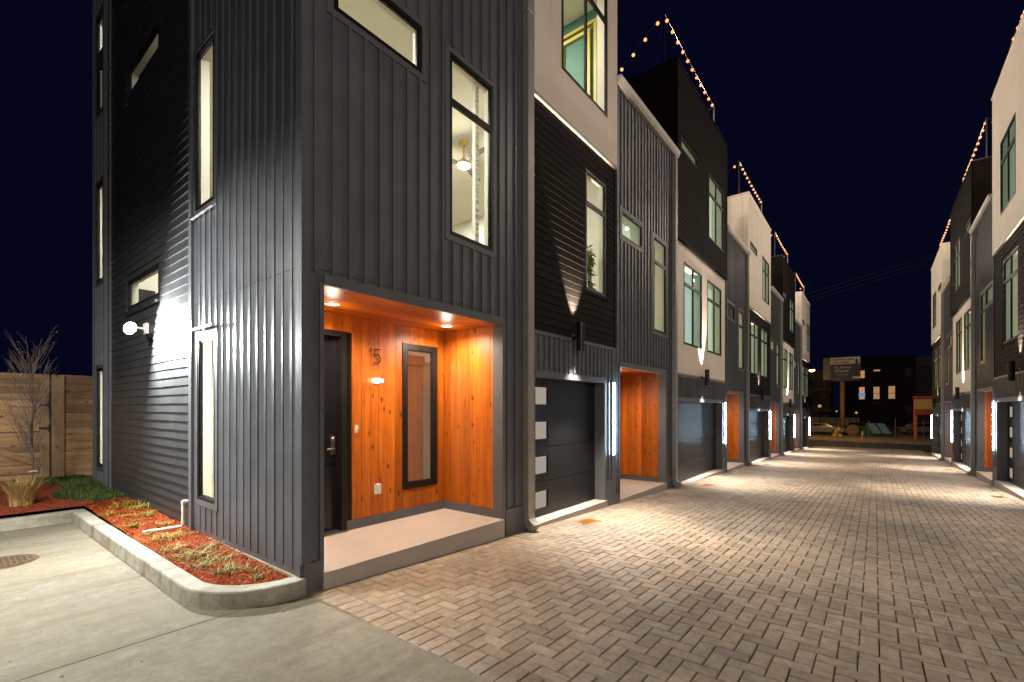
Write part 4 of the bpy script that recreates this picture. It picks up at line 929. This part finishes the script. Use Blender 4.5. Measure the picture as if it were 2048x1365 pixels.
# straw-coloured ornamental grass and bare young tree
def rg(r2):
    a = r2.uniform(0, 6.28); q = 0.13*math.sqrt(r2.random()); return -1.20+q*math.cos(a), 6.25+q*math.sin(a), BZ(6.25)
o = blades(650, rg, 0.26, 0.58, 0.75, 0.0045, M['straw'], 'ornamental_grass', seg=4, seed=77, loc=(-1.2, 6.25, BZ(6.25))); tag(o, 'dry straw coloured ornamental grass clump by the young tree', 'plant')
tx, ty = -0.98, 7.25; t = thing('young_tree', 'bare young tree with thin upright branches before the fence', 'tree', (tx, ty, BZ(ty)))
mb = MB(); tp = []; rr = random.Random(21)
for i in range(9): tp.append((tx+0.012*math.sin(i*1.3), ty+0.01*math.cos(i*1.7), BZ(ty)-0.05+i*0.30))
mb.tube(tp, [0.020-0.0019*i for i in range(9)], 8); mb.build('trunk', M['bark'], t, (tx, ty, BZ(ty)), smooth=True)
mb = MB(); lv = []; lf = []; lr = []
for i in range(85):
    z0 = rr.uniform(0.75, 2.45); a = rr.uniform(0, 6.28); L = rr.uniform(0.35, 0.9)*(1.15-0.25*(z0-0.8)); base = Vector((tx, ty, z0)); d = Vector((math.cos(a)*0.34, math.sin(a)*0.34, 1)).normalized()
    p1 = base+d*L*0.5+Vector((math.cos(a), math.sin(a), 0))*0.06; p2 = base+d*L+Vector((math.cos(a), math.sin(a), 0))*0.07
    mb.tube([base, p1, p2], [0.0055, 0.0035, 0.0015], 4)
    for j in range(3):
        q0 = p1.lerp(p2, rr.random()); b = a+rr.uniform(-1.2, 1.2); q1 = q0+Vector((math.cos(b)*0.5, math.sin(b)*0.5, 0.8)).normalized()*rr.uniform(0.10, 0.25); mb.tube([q0, q1], [0.0028, 0.001], 3)
        if rr.random() < 0.35:
            k = len(lv); e = Vector((rr.uniform(-1, 1), rr.uniform(-1, 1), rr.uniform(-1, 0.3))).normalized()*0.035; s_ = e.cross(Vector((0.3, 0.2, 1))).normalized()*0.014; lv += [q1, q1+e*0.5+s_, q1+e, q1+e*0.5-s_]; lf.append((k, k+1, k+2, k+3)); lr.append(rr.random())
mb.build('branches', M['bark'], t, (tx, ty, 1.2))
M['dryleaf'] = attr_mat('dry_leaf', [(0, (0.14, 0.06, 0.03)), (1, (0.30, 0.13, 0.06))], 0.7)
c = Vector((tx, ty, 1.8)); o = meshobj('dry_leaves', [q-c for q in lv], lf, M['dryleaf'], t, c); set_rnd(o.data, lr, 1)
mb = MB(); mb.tube([(tx-0.05, ty-0.02, 0.62), (tx, ty-0.025, 0.635), (tx+0.06, ty-0.02, 0.63)], 0.008, 6); mb.build('tie', M['plastic'], t, (tx, ty, .62))
# board fence with gate
FY = 9.25; FF = Frame((0, FY, 0), (1, 0, 0), (0, -1, 0)); fb = 0.24; ft = 2.40
fence = thing('board_fence', 'horizontal board fence panel of brown planks beside the house', 'fence', (0.2, FY, fb))
px0 = -0.32
piece('post', fence, FF, px0-0.19, px0, -0.02, 0.13, fb-0.1, ft+0.0, M['fence_z'])
nb = 14; bh = (ft-0.02-fb)/nb
for i in range(nb):
    for a, b in ((px0+0.001, 0.30), (0.303, 1.9)): piece('fence_board', fence, FF, a, b, 0.0, 0.022+random.uniform(0, 0.006), fb+i*bh+0.003, fb+(i+1)*bh-0.002, M['fence'])
piece('top_rail', fence, FF, px0+0.001, 1.9, -0.01, 0.045, ft-0.018, ft+0.006, M['fence'])
gate = thing('fence_gate', 'weathered wooden gate with a diagonal brace left of the fence post', 'gate', (-1.3, FY, fb))
gx0, gx1 = -2.6, px0-0.20
nb = 16; bh = (ft-0.04-fb)/nb
for i in range(nb): piece('gate_board', gate, FF, gx0, gx1-0.01, -0.03, -0.008+random.uniform(0, 0.004), fb+0.05+i*bh, fb+0.05+(i+1)*bh-0.003, M['fence'])
for a, b, c, d in ((gx1-0.14, gx1-0.011, fb+0.05, ft-0.02), ): piece('stile', gate, FF, a, b, 0.0, 0.03, c, d, M['fence_z'])
for c in (fb+0.16, 1.25, ft-0.20): piece('rail', gate, FF, gx0, gx1-0.141, 0.0, 0.028, c, c+0.13, M['fence'])
for (z0, z1) in ((0.52, 1.24), (1.39, 2.19)):
    mb = MB(); a, b = gx0+0.5, gx1-0.15; mb.add([FF.p(a, w_, z1-0.0+q) if s else FF.p(b, w_, z0+q) for s in (0, 1) for w_, q in ((0.001, 0), (0.026, 0), (0.026, 0.13), (0.001, 0.13))], [(0, 1, 5, 4), (1, 2, 6, 5), (2, 3, 7, 6), (3, 0, 4, 7), (0, 3, 2, 1), (4, 5, 6, 7)]); mb.build('brace', M['fence'], gate, FF.p(b, 0, z0))
for z0 in (1.28, 1.75): mb = MB(); fbox(mb, FF, gx1-0.16, gx1+0.02, 0.031, 0.045, z0, z0+0.05); fbox(mb, FF, gx1-0.03, gx1+0.03, 0.0315, 0.05, z0-0.05, z0+0.10); mb.build('hinge', M['black'], gate, FF.p(gx1, 0, z0))
# manhole in the concrete, rusty drain plates in the pavers
def disc(cx2, cy2, r, z0, z1, n=36):
    v = [(cx2+r*math.cos(6.2832*k/n), cy2+r*math.sin(6.2832*k/n), z) for z in (z0, z1) for k in range(n)]
    return v, [(k, (k+1) % n, n+(k+1) % n, n+k) for k in range(n)]+[tuple(range(n, 2*n))]
t = thing('manhole_cover', 'rusty round manhole cover set in the concrete', 'manhole cover', (-1.62, 3.45, 0))
mb = MB(); mb.add(*disc(-1.62, 3.45, 0.30, -0.05, 0.004)); mb.build('rim', M['iron'], t, (-1.62, 3.45, 0)); mb = MB(); mb.add(*disc(-1.62, 3.45, 0.268, 0.0, 0.010))
for i in range(-5, 6):
    for j in range(-5, 6):
        if math.hypot(i, j) < 5.3: mb.box(-1.62+i*0.045-0.014, -1.62+i*0.045+0.014, 3.45+j*0.045-0.014, 3.45+j*0.045+0.014, 0.011, 0.014)
mb.build('cover', M['iron'], t, (-1.62, 3.45, 0))
pl = [((4.60, -0.42), 'before the nearest left garage'), ((10.97, -0.58), 'before the second left garage'), ((14.2, YR+0.42), 'before the nearest right garage'), ((19.9, -0.55), 'before the third left garage'), ((23.6, YR+0.45), 'before the middle right garage')]
for (x, y), s in pl:
    t = thing('drain_plate', f'rusty orange drain plate in the pavers {s}', 'drain cover', (x, y, gz(x)), 'orange drain plates')
    t.rotation_euler = slope
    mb = MB(); hw = 0.20
    mb.box(-hw, hw, -0.135, 0.135, -0.02, 0.005); o = mb.build('plate', M['rust'], None); o.parent = t; o.location = (0, 0, 0)
    for q in range(-5, 6):
        o2 = _cache.get('slot')
        if o2 is None:
            me = bpy.data.meshes.new('slot'); me.from_pydata(*[boxvf(-0.006, 0.006, -0.10, 0.10, 0.0055, 0.009)[0], [], boxvf(0, 1, 0, 1, 0, 1)[1]]); me.materials.append(M['rust']); _cache['slot'] = me; o2 = me
        r_ = bpy.data.objects.new('rib', o2); col.objects.link(r_); r_.parent = t; r_.location = (q*0.034, 0, 0)
# fallen leaves and crumbs on the concrete
rr = random.Random(31); v = []; f = []; rn = []
for i in range(46):
    x, y = rr.uniform(-2.0, 0.0), rr.uniform(-2.6, 5.0)
    if x > -0.8 and y > -0.05: continue
    a = rr.uniform(0, 6.28); L = rr.uniform(0.006, 0.02); k = len(v); v += [(x, y, 0.002), (x+L*math.cos(a), y+L*math.sin(a), 0.008), (x+L*1.4*math.cos(a+0.5), y+L*1.4*math.sin(a+0.5), 0.003)]; f.append((k, k+1, k+2)); rn.append(rr.random()*0.5)
o = meshobj('leaf_crumbs', v, f, M['mulch']); set_rnd(o.data, rn, 1); tag(o, 'tiny leaf and bark crumbs scattered over the concrete', 'debris', kind='stuff')

# ---------------------------------------------------------------- festoon lights on the roof decks
def festoon(F, u1, u2, zb, label, n=11):
    T = lambda z: z+zb
    t = thing('string_lights', label, 'string lights', F.p(u1, -0.3, T(11.19)), 'festoon lights on the roof decks')
    A = F.p(u1+0.12, -0.32, T(12.64)); Bp = F.p(u2-0.15, -0.32, T(12.64)); C = F.p(u1+0.12, -2.4, T(11.15)); D = F.p(u2-0.15, -1.7, T(12.3))
    for p, q in ((A, 10.4), (Bp, 10.4)): mb = MB(); mb.tube([(p.x, p.y, T(q)), tuple(p)], 0.028, 6); mb.build('pole', M['black'], t, p)
    wire = MB()
    for s, e, k, sag in ((A, Bp, n, 0.06), (A, C, 6, 0.05), (Bp, D, 3, 0.05)):
        pts = [s.lerp(e, i/16)-Vector((0, 0, sag*4*(i/16)*(1-i/16))) for i in range(17)]; wire.tube(pts, 0.006, 4)
        for i in range(k):
            q = (i+0.5)/k; p = s.lerp(e, q)-Vector((0, 0, sag*4*q*(1-q)+0.07)); me = _cache.get('bulb')
            if me is None:
                bm = bmesh.new(); bmesh.ops.create_icosphere(bm, subdivisions=2, radius=0.045); me = bpy.data.meshes.new('bulb'); bm.to_mesh(me); bm.free(); me.materials.append(M['e_bulb']); _cache['bulb'] = me
            _link(bpy.data.objects.new('bulb', me), t, p)
    wire.build('cable', M['wire'], t, A)
    for q in (0.25, 0.75): lamp_obj('string_lights_glow', 'POINT', A.lerp(Bp, q)+F.d(0, 0.34, -0.1), P_FEST, (1.0, 0.84, 0.68), t, shadow_soft_size=0.07)
fl_l = ['string lights over the second left house with the black top box', 'string lights over the third left house with the cream top box', 'string lights over the fourth left house', 'string lights over the last left house']
for i, (a, l, s, e) in enumerate(ends): festoon(LF, a+3.55, e, l, fl_l[i])
fl_r = ['string lights over the nearest right house', 'string lights over the middle right house', 'string lights over the farthest right house']
for i, (a, l, s, e) in enumerate(rends): festoon(RF, a+3.6, e, l, fl_r[i])
# ---------------------------------------------------------------- beyond the end of the lane
GZ = -1.50
road = MB(); road.box(45.5, 53.0, -120, 120, GZ-0.2, GZ); tag(road.build('road', M['asphalt']), kind='structure')
mb = MB(); mb.box(53.0, 53.25, -120, 120, GZ-0.1, GZ+0.13); mb.build('street_kerb', M['kerb']); tag(bpy.data.objects['street_kerb'], 'low concrete kerb on the far side of the street', 'kerb')
mb = MB(); mb.box(53.25, 110, -120, 120, GZ-0.2, GZ+0.10); tag(mb.build('gravel_lot', M['gravel']), kind='structure')
GL = GZ+0.10
def light_cone(): pass
# street lamp
t = thing('street_lamp', 'orange glowing street lamp at the left end of the lane', 'street lamp', (56, 2.5, GL))
mb = MB(); mb.tube([(56, 2.5, GL), (56, 2.5, 5.95)], [0.10, 0.06], 10); mb.tube([(56, 2.5, 5.85), (56, 2.0, 6.08), (56, 1.40, 6.03)], 0.04, 8); mb.build('pole', M['black'], t, (56, 2.5, 3))
mb = MB(); mb.box(55.85, 56.15, 0.85, 1.45, 5.80, 5.96); mb.build('head', M['black'], t, (56, 1.13, 5.85))
mb = MB(); mb.tube([(56, 1.13, 5.80), (56, 1.13, 5.72), (56, 1.13, 5.64)], [0.26, 0.24, 0.1], 14); mb.build('lens', M['e_street'], t, (56, 1.13, 5.72))
lamp_obj('street_lamp_light', 'POINT', (55.8, 1.1, 5.5), 950, (1.0, 0.55, 0.16), t, shadow_soft_size=0.2)
# billboard on one pole
BX = 66.0; BFr = Frame((BX, 0, 0), (0, -1, 0), (-1, 0, 0))        # u runs to the right in the picture
t = thing('billboard', 'dark billboard with white lettering on a thick yellow brown pole', 'billboard', (BX, -1.05, GL))
mb = MB(); mb.tube([(BX+0.3, -1.05, GL), (BX+0.3, -1.05, 5.0)], 0.24, 16); mb.build('pole', M['polepaint'], t, (BX+0.3, -1.05, GL), smooth=True)
b0, b1, z0, z1 = -0.12, 2.75, 5.30, 7.85
mb = MB(); fbox(mb, BFr, b0-0.75, b1+0.05, -0.35, -0.02, z0-0.08, z1+0.06); mb.build('frame', M['black'], t, BFr.p(b0, 0, z0))
piece('white_panel', t, BFr, b0, b1, -0.019, 0.0, 7.06, z1, M['sign_w']); piece('navy_panel', t, BFr, b0, b1, -0.019, 0.0, z0, 7.058, M['sign_b']); piece('white_panel', t, BFr, 2.05, b1, 0.001, 0.006, z0, z0+0.24, M['sign_w'])
piece('catwalk', t, BFr, b0, b1, 0.0, 0.5, z0-0.28, z0-0.22, M['black'])
def text(s, u, z, size, mat, parent, F, w_=0.008, shear=0.0, bold=0.0):
    cu = bpy.data.curves.new('txt', 'FONT'); cu.body = s; cu.size = size; cu.shear = shear; cu.offset = bold; cu.resolution_u = 2
    ob = bpy.data.objects.new('txt', cu); col.objects.link(ob); dg = bpy.context.evaluated_depsgraph_get()
    me = bpy.data.meshes.new_from_object(ob.evaluated_get(dg)); bpy.data.objects.remove(ob)
    for v in me.vertices: v.co = F.d(v.co.x, 0, v.co.y)
    me.materials.clear(); me.materials.append(mat); return _link(bpy.data.objects.new('lettering', me), parent, F.p(u, w_, z))
text('AMAZING WOMEN', b0+0.10, 7.52, 0.26, M['sign_d'], t, BFr, bold=0.01); text('EVERYWHERE', b0+0.22, 7.17, 0.26, M['sign_d'], t, BFr, bold=0.01)
text("It's Jessica", b0+0.30, 6.55, 0.42, M['sign_w'], t, BFr, shear=0.35); text('World', b0+0.35, 6.08, 0.50, M['sign_w'], t, BFr, shear=0.35)
text('TIC CATALOGUE', b0+0.5, 5.72, 0.16, M['sign_w'], t, BFr)
# printed figure: head, shoulders, dress
fg = [(2.10, 5.55), (2.16, 6.2), (2.22, 6.65), (2.30, 6.85), (2.36, 7.0), (2.30, 7.2), (2.28, 7.4), (2.34, 7.58), (2.42, 7.62), (2.52, 7.56), (2.58, 7.38), (2.56, 7.15), (2.50, 7.0), (2.58, 6.85), (2.66, 6.6), (2.68, 6.1), (2.70, 5.55)]
c = BFr.p(2.4, 0.007, 6.5); meshobj('printed_figure', [BFr.p(u_, 0.007, z_)-c for u_, z_ in fg], [tuple(range(len(fg)))], M['sign_d'], t, c)
for u_ in (0.6, 2.0):
    mb = MB(); fbox(mb, BFr, u_-0.03, u_+0.03, -0.02, 0.55, z0-0.2, z0-0.15); fbox(mb, BFr, u_-0.12, u_+0.12, 0.5, 0.6, z0-0.18, z0-0.10); mb.build('sign_lamp', M['black'], t, BFr.p(u_, 0.5, z0-0.2))
# far dark building with lit windows
X = 95.0; FB = Frame((X, 0, 0), (0, -1, 0), (-1, 0, 0))
t = thing('far_building', 'dark three storey building with orange lit windows across the street', 'building', (X, -5, GL))
wl = [(2.09, 2.83, 6.79, 8.16, 'e_orange'), (1.99, 2.83, 3.24, 5.39, 'e_orange'), (3.88, 4.78, 3.26, 5.38, 'e_peach'), (5.80, 6.75, 3.28, 5.44, 'e_peach'), (7.98, 8.80, 6.86, 8.18, 'far_pale'), (3.9, 4.85, 7.85, 8.20, 'e_orange'), (8.0, 8.8, 1.0, 2.1, 'far_wall2'), (6.7, 7.6, 1.9, 2.1, 'far_pale')]
wall('wall', t, FB, -0.3, 9.2, GL, 10.2, [q[:4] for q in wl], -0.6, 0.0, M['far_wall'])
mb = MB(); fbox(mb, FB, -0.4, 9.25, -10, 0.08, 10.2, 10.4); mb.build('parapet', M['far_wall'], t, FB.p(0, 0, 10.2))
mb = MB(); fbox(mb, FB, 9.25, 16, -8, 0.3, GL, 8.4); mb.build('wing', M['far_wall2'], t, FB.p(9.3, 0, GL)); mb = MB(); fbox(mb, FB, 9.3, 11.2, 0.301, 0.35, 8.36, 9.85); fbox(mb, FB, 9.25, 16, -8, 0.3, 8.401, 9.85); mb.build('wing_panel', M['far_pale'], t, FB.p(9.3, .3, 8.4))
for (a, b, c, d, m_) in wl:
    mb = MB(); rectframe(FB, a, b, c, d, 0.06, -0.25, -0.1, mb)
    if d-c > 1: fbox(mb, FB, a+0.06, b-0.06, -0.25, -0.12, c+(d-c)*0.42, c+(d-c)*0.42+0.07)
    wobj = mb.build('window', M['far_wall2'], t, FB.p(a, 0, c)); piece('pane', wobj, FB, a+0.061, b-0.061, -0.24, -0.2, c+0.061, d-0.061, M[m_])
piece('sign', t, FB, 2.0, 2.83, 0.01, 0.05, 3.72, 4.30, M['e_blue'])
mb = MB(); fbox(mb, FB, 3.3, 5.2, 0.0, 0.6, 2.6, 2.75); mb.build('awning', M['black'], t, FB.p(4, 0, 2.7))
FL2 = Frame((85.0, 0, 0), (0, -1, 0), (-1, 0, 0))
t = thing('far_apartment', 'grey apartment block with dark windows behind the street lamp', 'building', (85, 3, GL))
wn = [(-3.13, -2.55, 5.05, 6.4), (-2.4, -1.9, 5.05, 6.4), (-3.13, -2.55, 1.95, 3.9), (-2.4, -1.9, 1.95, 3.9), (-4.3, -3.7, 5.05, 6.4), (-4.3, -3.7, 1.95, 3.9)]
wall('wall', t, FL2, -12, -1.35, GL, 7.9, wn, -0.5, 0, M['far_wall2'])
mb = MB(); fbox(mb, FL2, -12, -1.35, -9, -0.501, GL, 7.85); mb.build('body', M['far_wall'], t, FL2.p(-3, -1, GL))
for (a, b, c, d) in wn:
    mb = MB(); rectframe(FL2, a, b, c, d, 0.05, -0.25, -0.1, mb); wobj = mb.build('window', M['far_wall'], t, FL2.p(a, 0, c)); piece('pane', wobj, FL2, a+0.051, b-0.051, -0.24, -0.2, c+0.051, d-0.051, M['cglass'])
for zz in (1.2, 4.45): mb = MB(); fbox(mb, FL2, -3.4, -1.0, 0.001, 1.1, zz, zz+0.55); mb.build('balcony', M['far_pale'], t, FL2.p(-2, 0, zz))
# retaining wall behind the parked cars
mb = MB(); mb.box(79, 79.5, -2.4, 12, GL, GL+1.75); mb.box(78.9, 79.6, -2.4, 12, GL+1.751, GL+1.85); tag(mb.build('retaining_wall', M['kerb'], None, (79, 2, GL)), 'long low concrete wall behind the parked silver car', 'wall')
# small warm lamps around the far yard
for i, (x, y, z, lb) in enumerate(((78.5, 2.2, 2.1, 'round orange lamp by the apartment block'), (78.0, 0.15, 1.35, 'small orange lamp left of the billboard pole'), (77.5, -0.6, 1.2, 'wide orange lamp just left of the billboard pole'), (78.2, -2.1, 1.15, 'flat orange lamp right of the billboard pole'))):
    t = thing('yard_lamp', lb, 'lamp', (x, y, GL), 'far yard lamps'); mb = MB(); mb.tube([(x, y, GL), (x, y, z-0.1)], 0.04, 6); mb.build('post', M['black'], t, (x, y, GL))
    bm = bmesh.new(); bmesh.ops.create_icosphere(bm, subdivisions=2, radius=(0.24, 0.13, 0.20, 0.17)[i]); me = bpy.data.meshes.new('globe'); bm.to_mesh(me); bm.free(); me.materials.append(M['e_orange']); _link(bpy.data.objects.new('globe', me), t, (x, y, z))
# cars
def car(loc, rz, paint, label):
    t = thing('parked_car', label, 'car', loc, 'cars parked in the far lot'); t.rotation_euler = (0, 0, rz); keep = []
    prof = [(-2.15, 0.35), (-2.2, 0.62), (-2.1, 0.88), (-1.45, 0.95), (-0.85, 1.36), (0.45, 1.42), (1.25, 1.02), (2.0, 0.90), (2.2, 0.66), (2.15, 0.35)]
    mb = MB(); n = len(prof); secs = [(-0.86, 0.94), (-0.80, 1.0), (0.80, 1.0), (0.86, 0.94)]
    v = [(x*(1 if abs(y) < .83 else 0.985), y*(0.82 if z > 1.1 else 1), z*(s if z > 0.5 else 1)) for y, s in secs for x, z in prof]
    f = [(a*n+k, a*n+(k+1) % n, (a+1)*n+(k+1) % n, (a+1)*n+k) for a in range(3) for k in range(n)]+[tuple(range(n)), tuple(range(4*n-1, 3*n-1, -1))]
    mb.add(v, f); keep.append(mb.build('body', paint, None))
    mb = MB()
    for s in (-1, 1): mb.add([(x, s*y, z) for x, y, z in ((-1.25, 0.868, 0.98), (-0.8, 0.75, 1.28), (0.4, 0.75, 1.33), (1.05, 0.868, 1.0))]+[(x, s*(y-0.02), z) for x, y, z in ((-1.25, 0.868, 0.98), (-0.8, 0.75, 1.28), (0.4, 0.75, 1.33), (1.05, 0.868, 1.0))], [(0, 1, 2, 3), (7, 6, 5, 4), (0, 4, 5, 1), (1, 5, 6, 2), (2, 6, 7, 3), (3, 7, 4, 0)])
    keep.append(mb.build('side_window', M['cglass'], None))
    mb = MB(); mb.add([(-1.47, -0.66, 0.97), (-1.47, 0.66, 0.97), (-0.9, 0.58, 1.35), (-0.9, -0.58, 1.35)], [(0, 1, 2, 3)]); mb.add([(1.27, -0.66, 1.04), (1.27, 0.66, 1.04), (0.52, 0.58, 1.42), (0.52, -0.58, 1.42)], [(0, 1, 2, 3)]); keep.append(mb.build('windscreen', M['cglass'], None))
    for x in (-1.35, 1.38):
        for y in (-0.82, 0.82):
            mb = MB(); mb.tube([(x, y-0.10, 0.32), (x, y+0.10, 0.32)], 0.32, 18); wh_ = mb.build('wheel', M['tyre'], None, (x, y, 0.32)); keep.append(wh_)
            mb = MB(); mb.tube([(x, y-0.11, 0.32), (x, y+0.11, 0.32)], 0.19, 12); r_ = mb.build('rim', M['steel'], None, (x, y, 0.32)); r_.parent = wh_; r_.location = (0, 0, 0)
    for y in (-0.6, 0.6):
        mb = MB(); mb.box(2.12, 2.2, y-0.16, y+0.16, 0.62, 0.76); keep.append(mb.build('headlight', M['plastic'], None)); mb = MB(); mb.box(-2.2, -2.13, y-0.16, y+0.16, 0.66, 0.82); keep.append(mb.build('tail_light', M['red'], None))
    for o in keep: o.parent = t
car((65.2, 0.9, GL), R(-92), M['silver'], 'silver car parked left of the billboard pole'); car((72, -8.6, GL), R(-80), M['silver'], 'pale car parked behind the yellow sign frame'); car((70.5, -2.6, GL), R(-90), M['darkcar'], 'dark car half hidden behind the green tent')
# traffic cone
t = thing('traffic_cone', 'orange traffic cone with a white top at the lot edge', 'traffic cone', (57.3, -3.13, GL))
mb = MB(); mb.box(57.1, 57.5, -3.33, -2.93, GL, GL+0.05); mb.build('base', M['orange'], t, (57.3, -3.13, GL)); mb = MB(); mb.tube([(57.3, -3.13, GL+0.05), (57.3, -3.13, GL+0.46)], [0.16, 0.10], 14); mb.build('cone', M['orange'], t, (57.3, -3.13, GL+.05)); mb = MB(); mb.tube([(57.3, -3.13, GL+0.461), (57.3, -3.13, GL+0.80)], [0.098, 0.035], 14); mb.build('collar', M['plastic'], t, (57.3, -3.13, GL+.46))
# green tent with blue tarps
t = thing('tent', 'low green tent with two blue tarps thrown over it', 'tent', (64, -4.0, GL))
mb = MB(); mb.add([(62.5, -2.5, GL), (66, -2.5, GL), (66, -5.9, GL), (62.5, -5.9, GL), (64.2, -3.4, GL+1.45), (64.2, -5.1, GL+1.25)], [(0, 1, 4), (1, 2, 5, 4), (2, 3, 5), (3, 0, 4, 5), (0, 3, 2, 1)]); mb.build('canvas', M['tent'], t, (64, -4, GL))
for (y0, y1) in ((-3.6, -4.35), (-4.5, -5.2)): mb = MB(); q = [(64.15, y0+0.25, GL+1.50), (64.15, y1+0.25, GL+1.45), (62.55, y1-0.35, GL+0.40), (62.55, y0-0.35, GL+0.42)]; mb.add(q+[(a+0.03, b, c-0.05) for a, b, c in q], [(0, 1, 2, 3), (7, 6, 5, 4), (0, 4, 5, 1), (1, 5, 6, 2), (2, 6, 7, 3), (3, 7, 4, 0)]); mb.build('tarp', M['tarp'], t, (63.5, y0, GL+1))
# work gear at the foot of the pole
t = thing('cement_mixer', 'yellow wheeled machine at the foot of the billboard pole', 'machine', (60.2, -0.75, GL))
mb = MB(); mb.tube([(60.2, -0.75, GL+0.45), (60.2, -0.95, GL+0.75), (60.2, -1.1, GL+1.0)], [0.22, 0.30, 0.16], 14); mb.build('drum', M['yel'], t, (60.2, -.9, GL+.7)); mb = MB(); mb.box(60.05, 60.35, -1.2, -0.3, GL+0.28, GL+0.36); mb.box(60.15, 60.25, -0.42, -0.34, GL, GL+0.28); mb.build('chassis', M['polepaint'], t, (60.2, -.7, GL+.3))
for y in (-1.1, -0.62): mb = MB(); mb.tube([(60.0, y, GL+0.19), (60.4, y, GL+0.19)], 0.19, 14); mb.build('wheel', M['yel'], t, (60.2, y, GL+.19))
t = thing('cable_drum', 'brown wooden cable drum right of the billboard pole', 'cable drum', (65.5, -2.05, GL))
for x in (65.1, 65.9): mb = MB(); mb.tube([(x, -2.05, GL+0.62), (x+0.08, -2.05, GL+0.62)], 0.62, 20); mb.build('flange', M['fence'], t, (x, -2.05, GL+.62))
mb = MB(); mb.tube([(65.181, -2.05, GL+0.62), (65.899, -2.05, GL+0.62)], 0.38, 16); mb.build('core', M['polepaint'], t, (65.5, -2.05, GL+.62))
# sign frame with yellow corrugated panel
t = thing('sign_frame', 'yellow corrugated panel with red beams on orange posts', 'sign', (60, -8.0, GL)); KF = Frame((60, 0, 0), (0, -1, 0), (-1, 0, 0))
for a in (7.22, 9.6): piece('post', t, KF, a, a+0.26, -0.15, 0.11, GL, 2.70, M['orange'])
piece('red_beam', t, KF, 7.15, 10.2, 0.12, 0.3, 2.72, 2.97, M['red']); piece('red_beam', t, KF, 7.30, 10.2, 0.12, 0.3, 1.10, 1.66, M['red'])
for i in range(14): piece('corrugated_strip', t, KF, 7.28+i*0.2, 7.28+i*0.2+0.197, 0.125, 0.16 if i % 2 else 0.19, 1.665, 2.715, M['yel'])
# fence posts and wire along the lot edge
for i, y in enumerate((-3.61, -5.76, -7.9, 1.3, -1.0)):
    hgt = (1.25, 1.45, 1.3, 1.2, 1.1)[i]; mb = MB(); mb.tube([(58.6, y, GL), (58.6, y, GL+hgt+0.6)], 0.035, 8); mb.tube([(58.6, y, GL+hgt+0.6), (58.6, y, GL+hgt+0.66)], [0.05, 0.02], 8)
    tag(mb.build('fence_post', M['far_pale'], None, (58.6, y, GL)), ['thin pale fence post right of the traffic cone', 'thin pale fence post right of the green tent', 'thin pale fence post before the yellow sign frame', 'thin fence post before the silver car', 'thin fence post by the billboard pole'][i], 'fence post', 'posts along the lot edge')
for z in (0.15, 0.75, 1.2): mb = MB(); mb.tube([(58.6, y, GL+z+0.03*math.sin(y)) for y in (3, 1.3, -1.0, -3.61, -5.76, -7.9, -11)], 0.008, 4); tag(mb.build('fence_wire', M['far_pale'], None, (58.6, 0, GL+z)), f'{ {0.15: "lowest", 0.75: "middle", 1.2: "top"}[z]} wire strung along the far lot edge', 'wire', 'wires along the lot edge')
# overhead cables across the sky
for i, (z0, z1) in enumerate(((13.65, 15.93), (13.3, 15.6), (12.95, 15.3))):
    pts = [(55+i*0.3, 40+(-50-40)*k/20, (z0-z1)/10.43*(-0)+z0+(z1-z0)*((1.64-(40-90*k/20))/10.43)) for k in range(21)]
    pts = [(x, y, min(z, 60)) for x, y, z in pts if -30 < y < 25]
    mb = MB(); mb.tube(pts, 0.02, 4); tag(mb.build('overhead_cable', M['wire'], None, pts[0]), ['uppermost', 'middle', 'lowest'][i]+' of three power cables slanting across the night sky', 'cable', 'power cables across the sky')
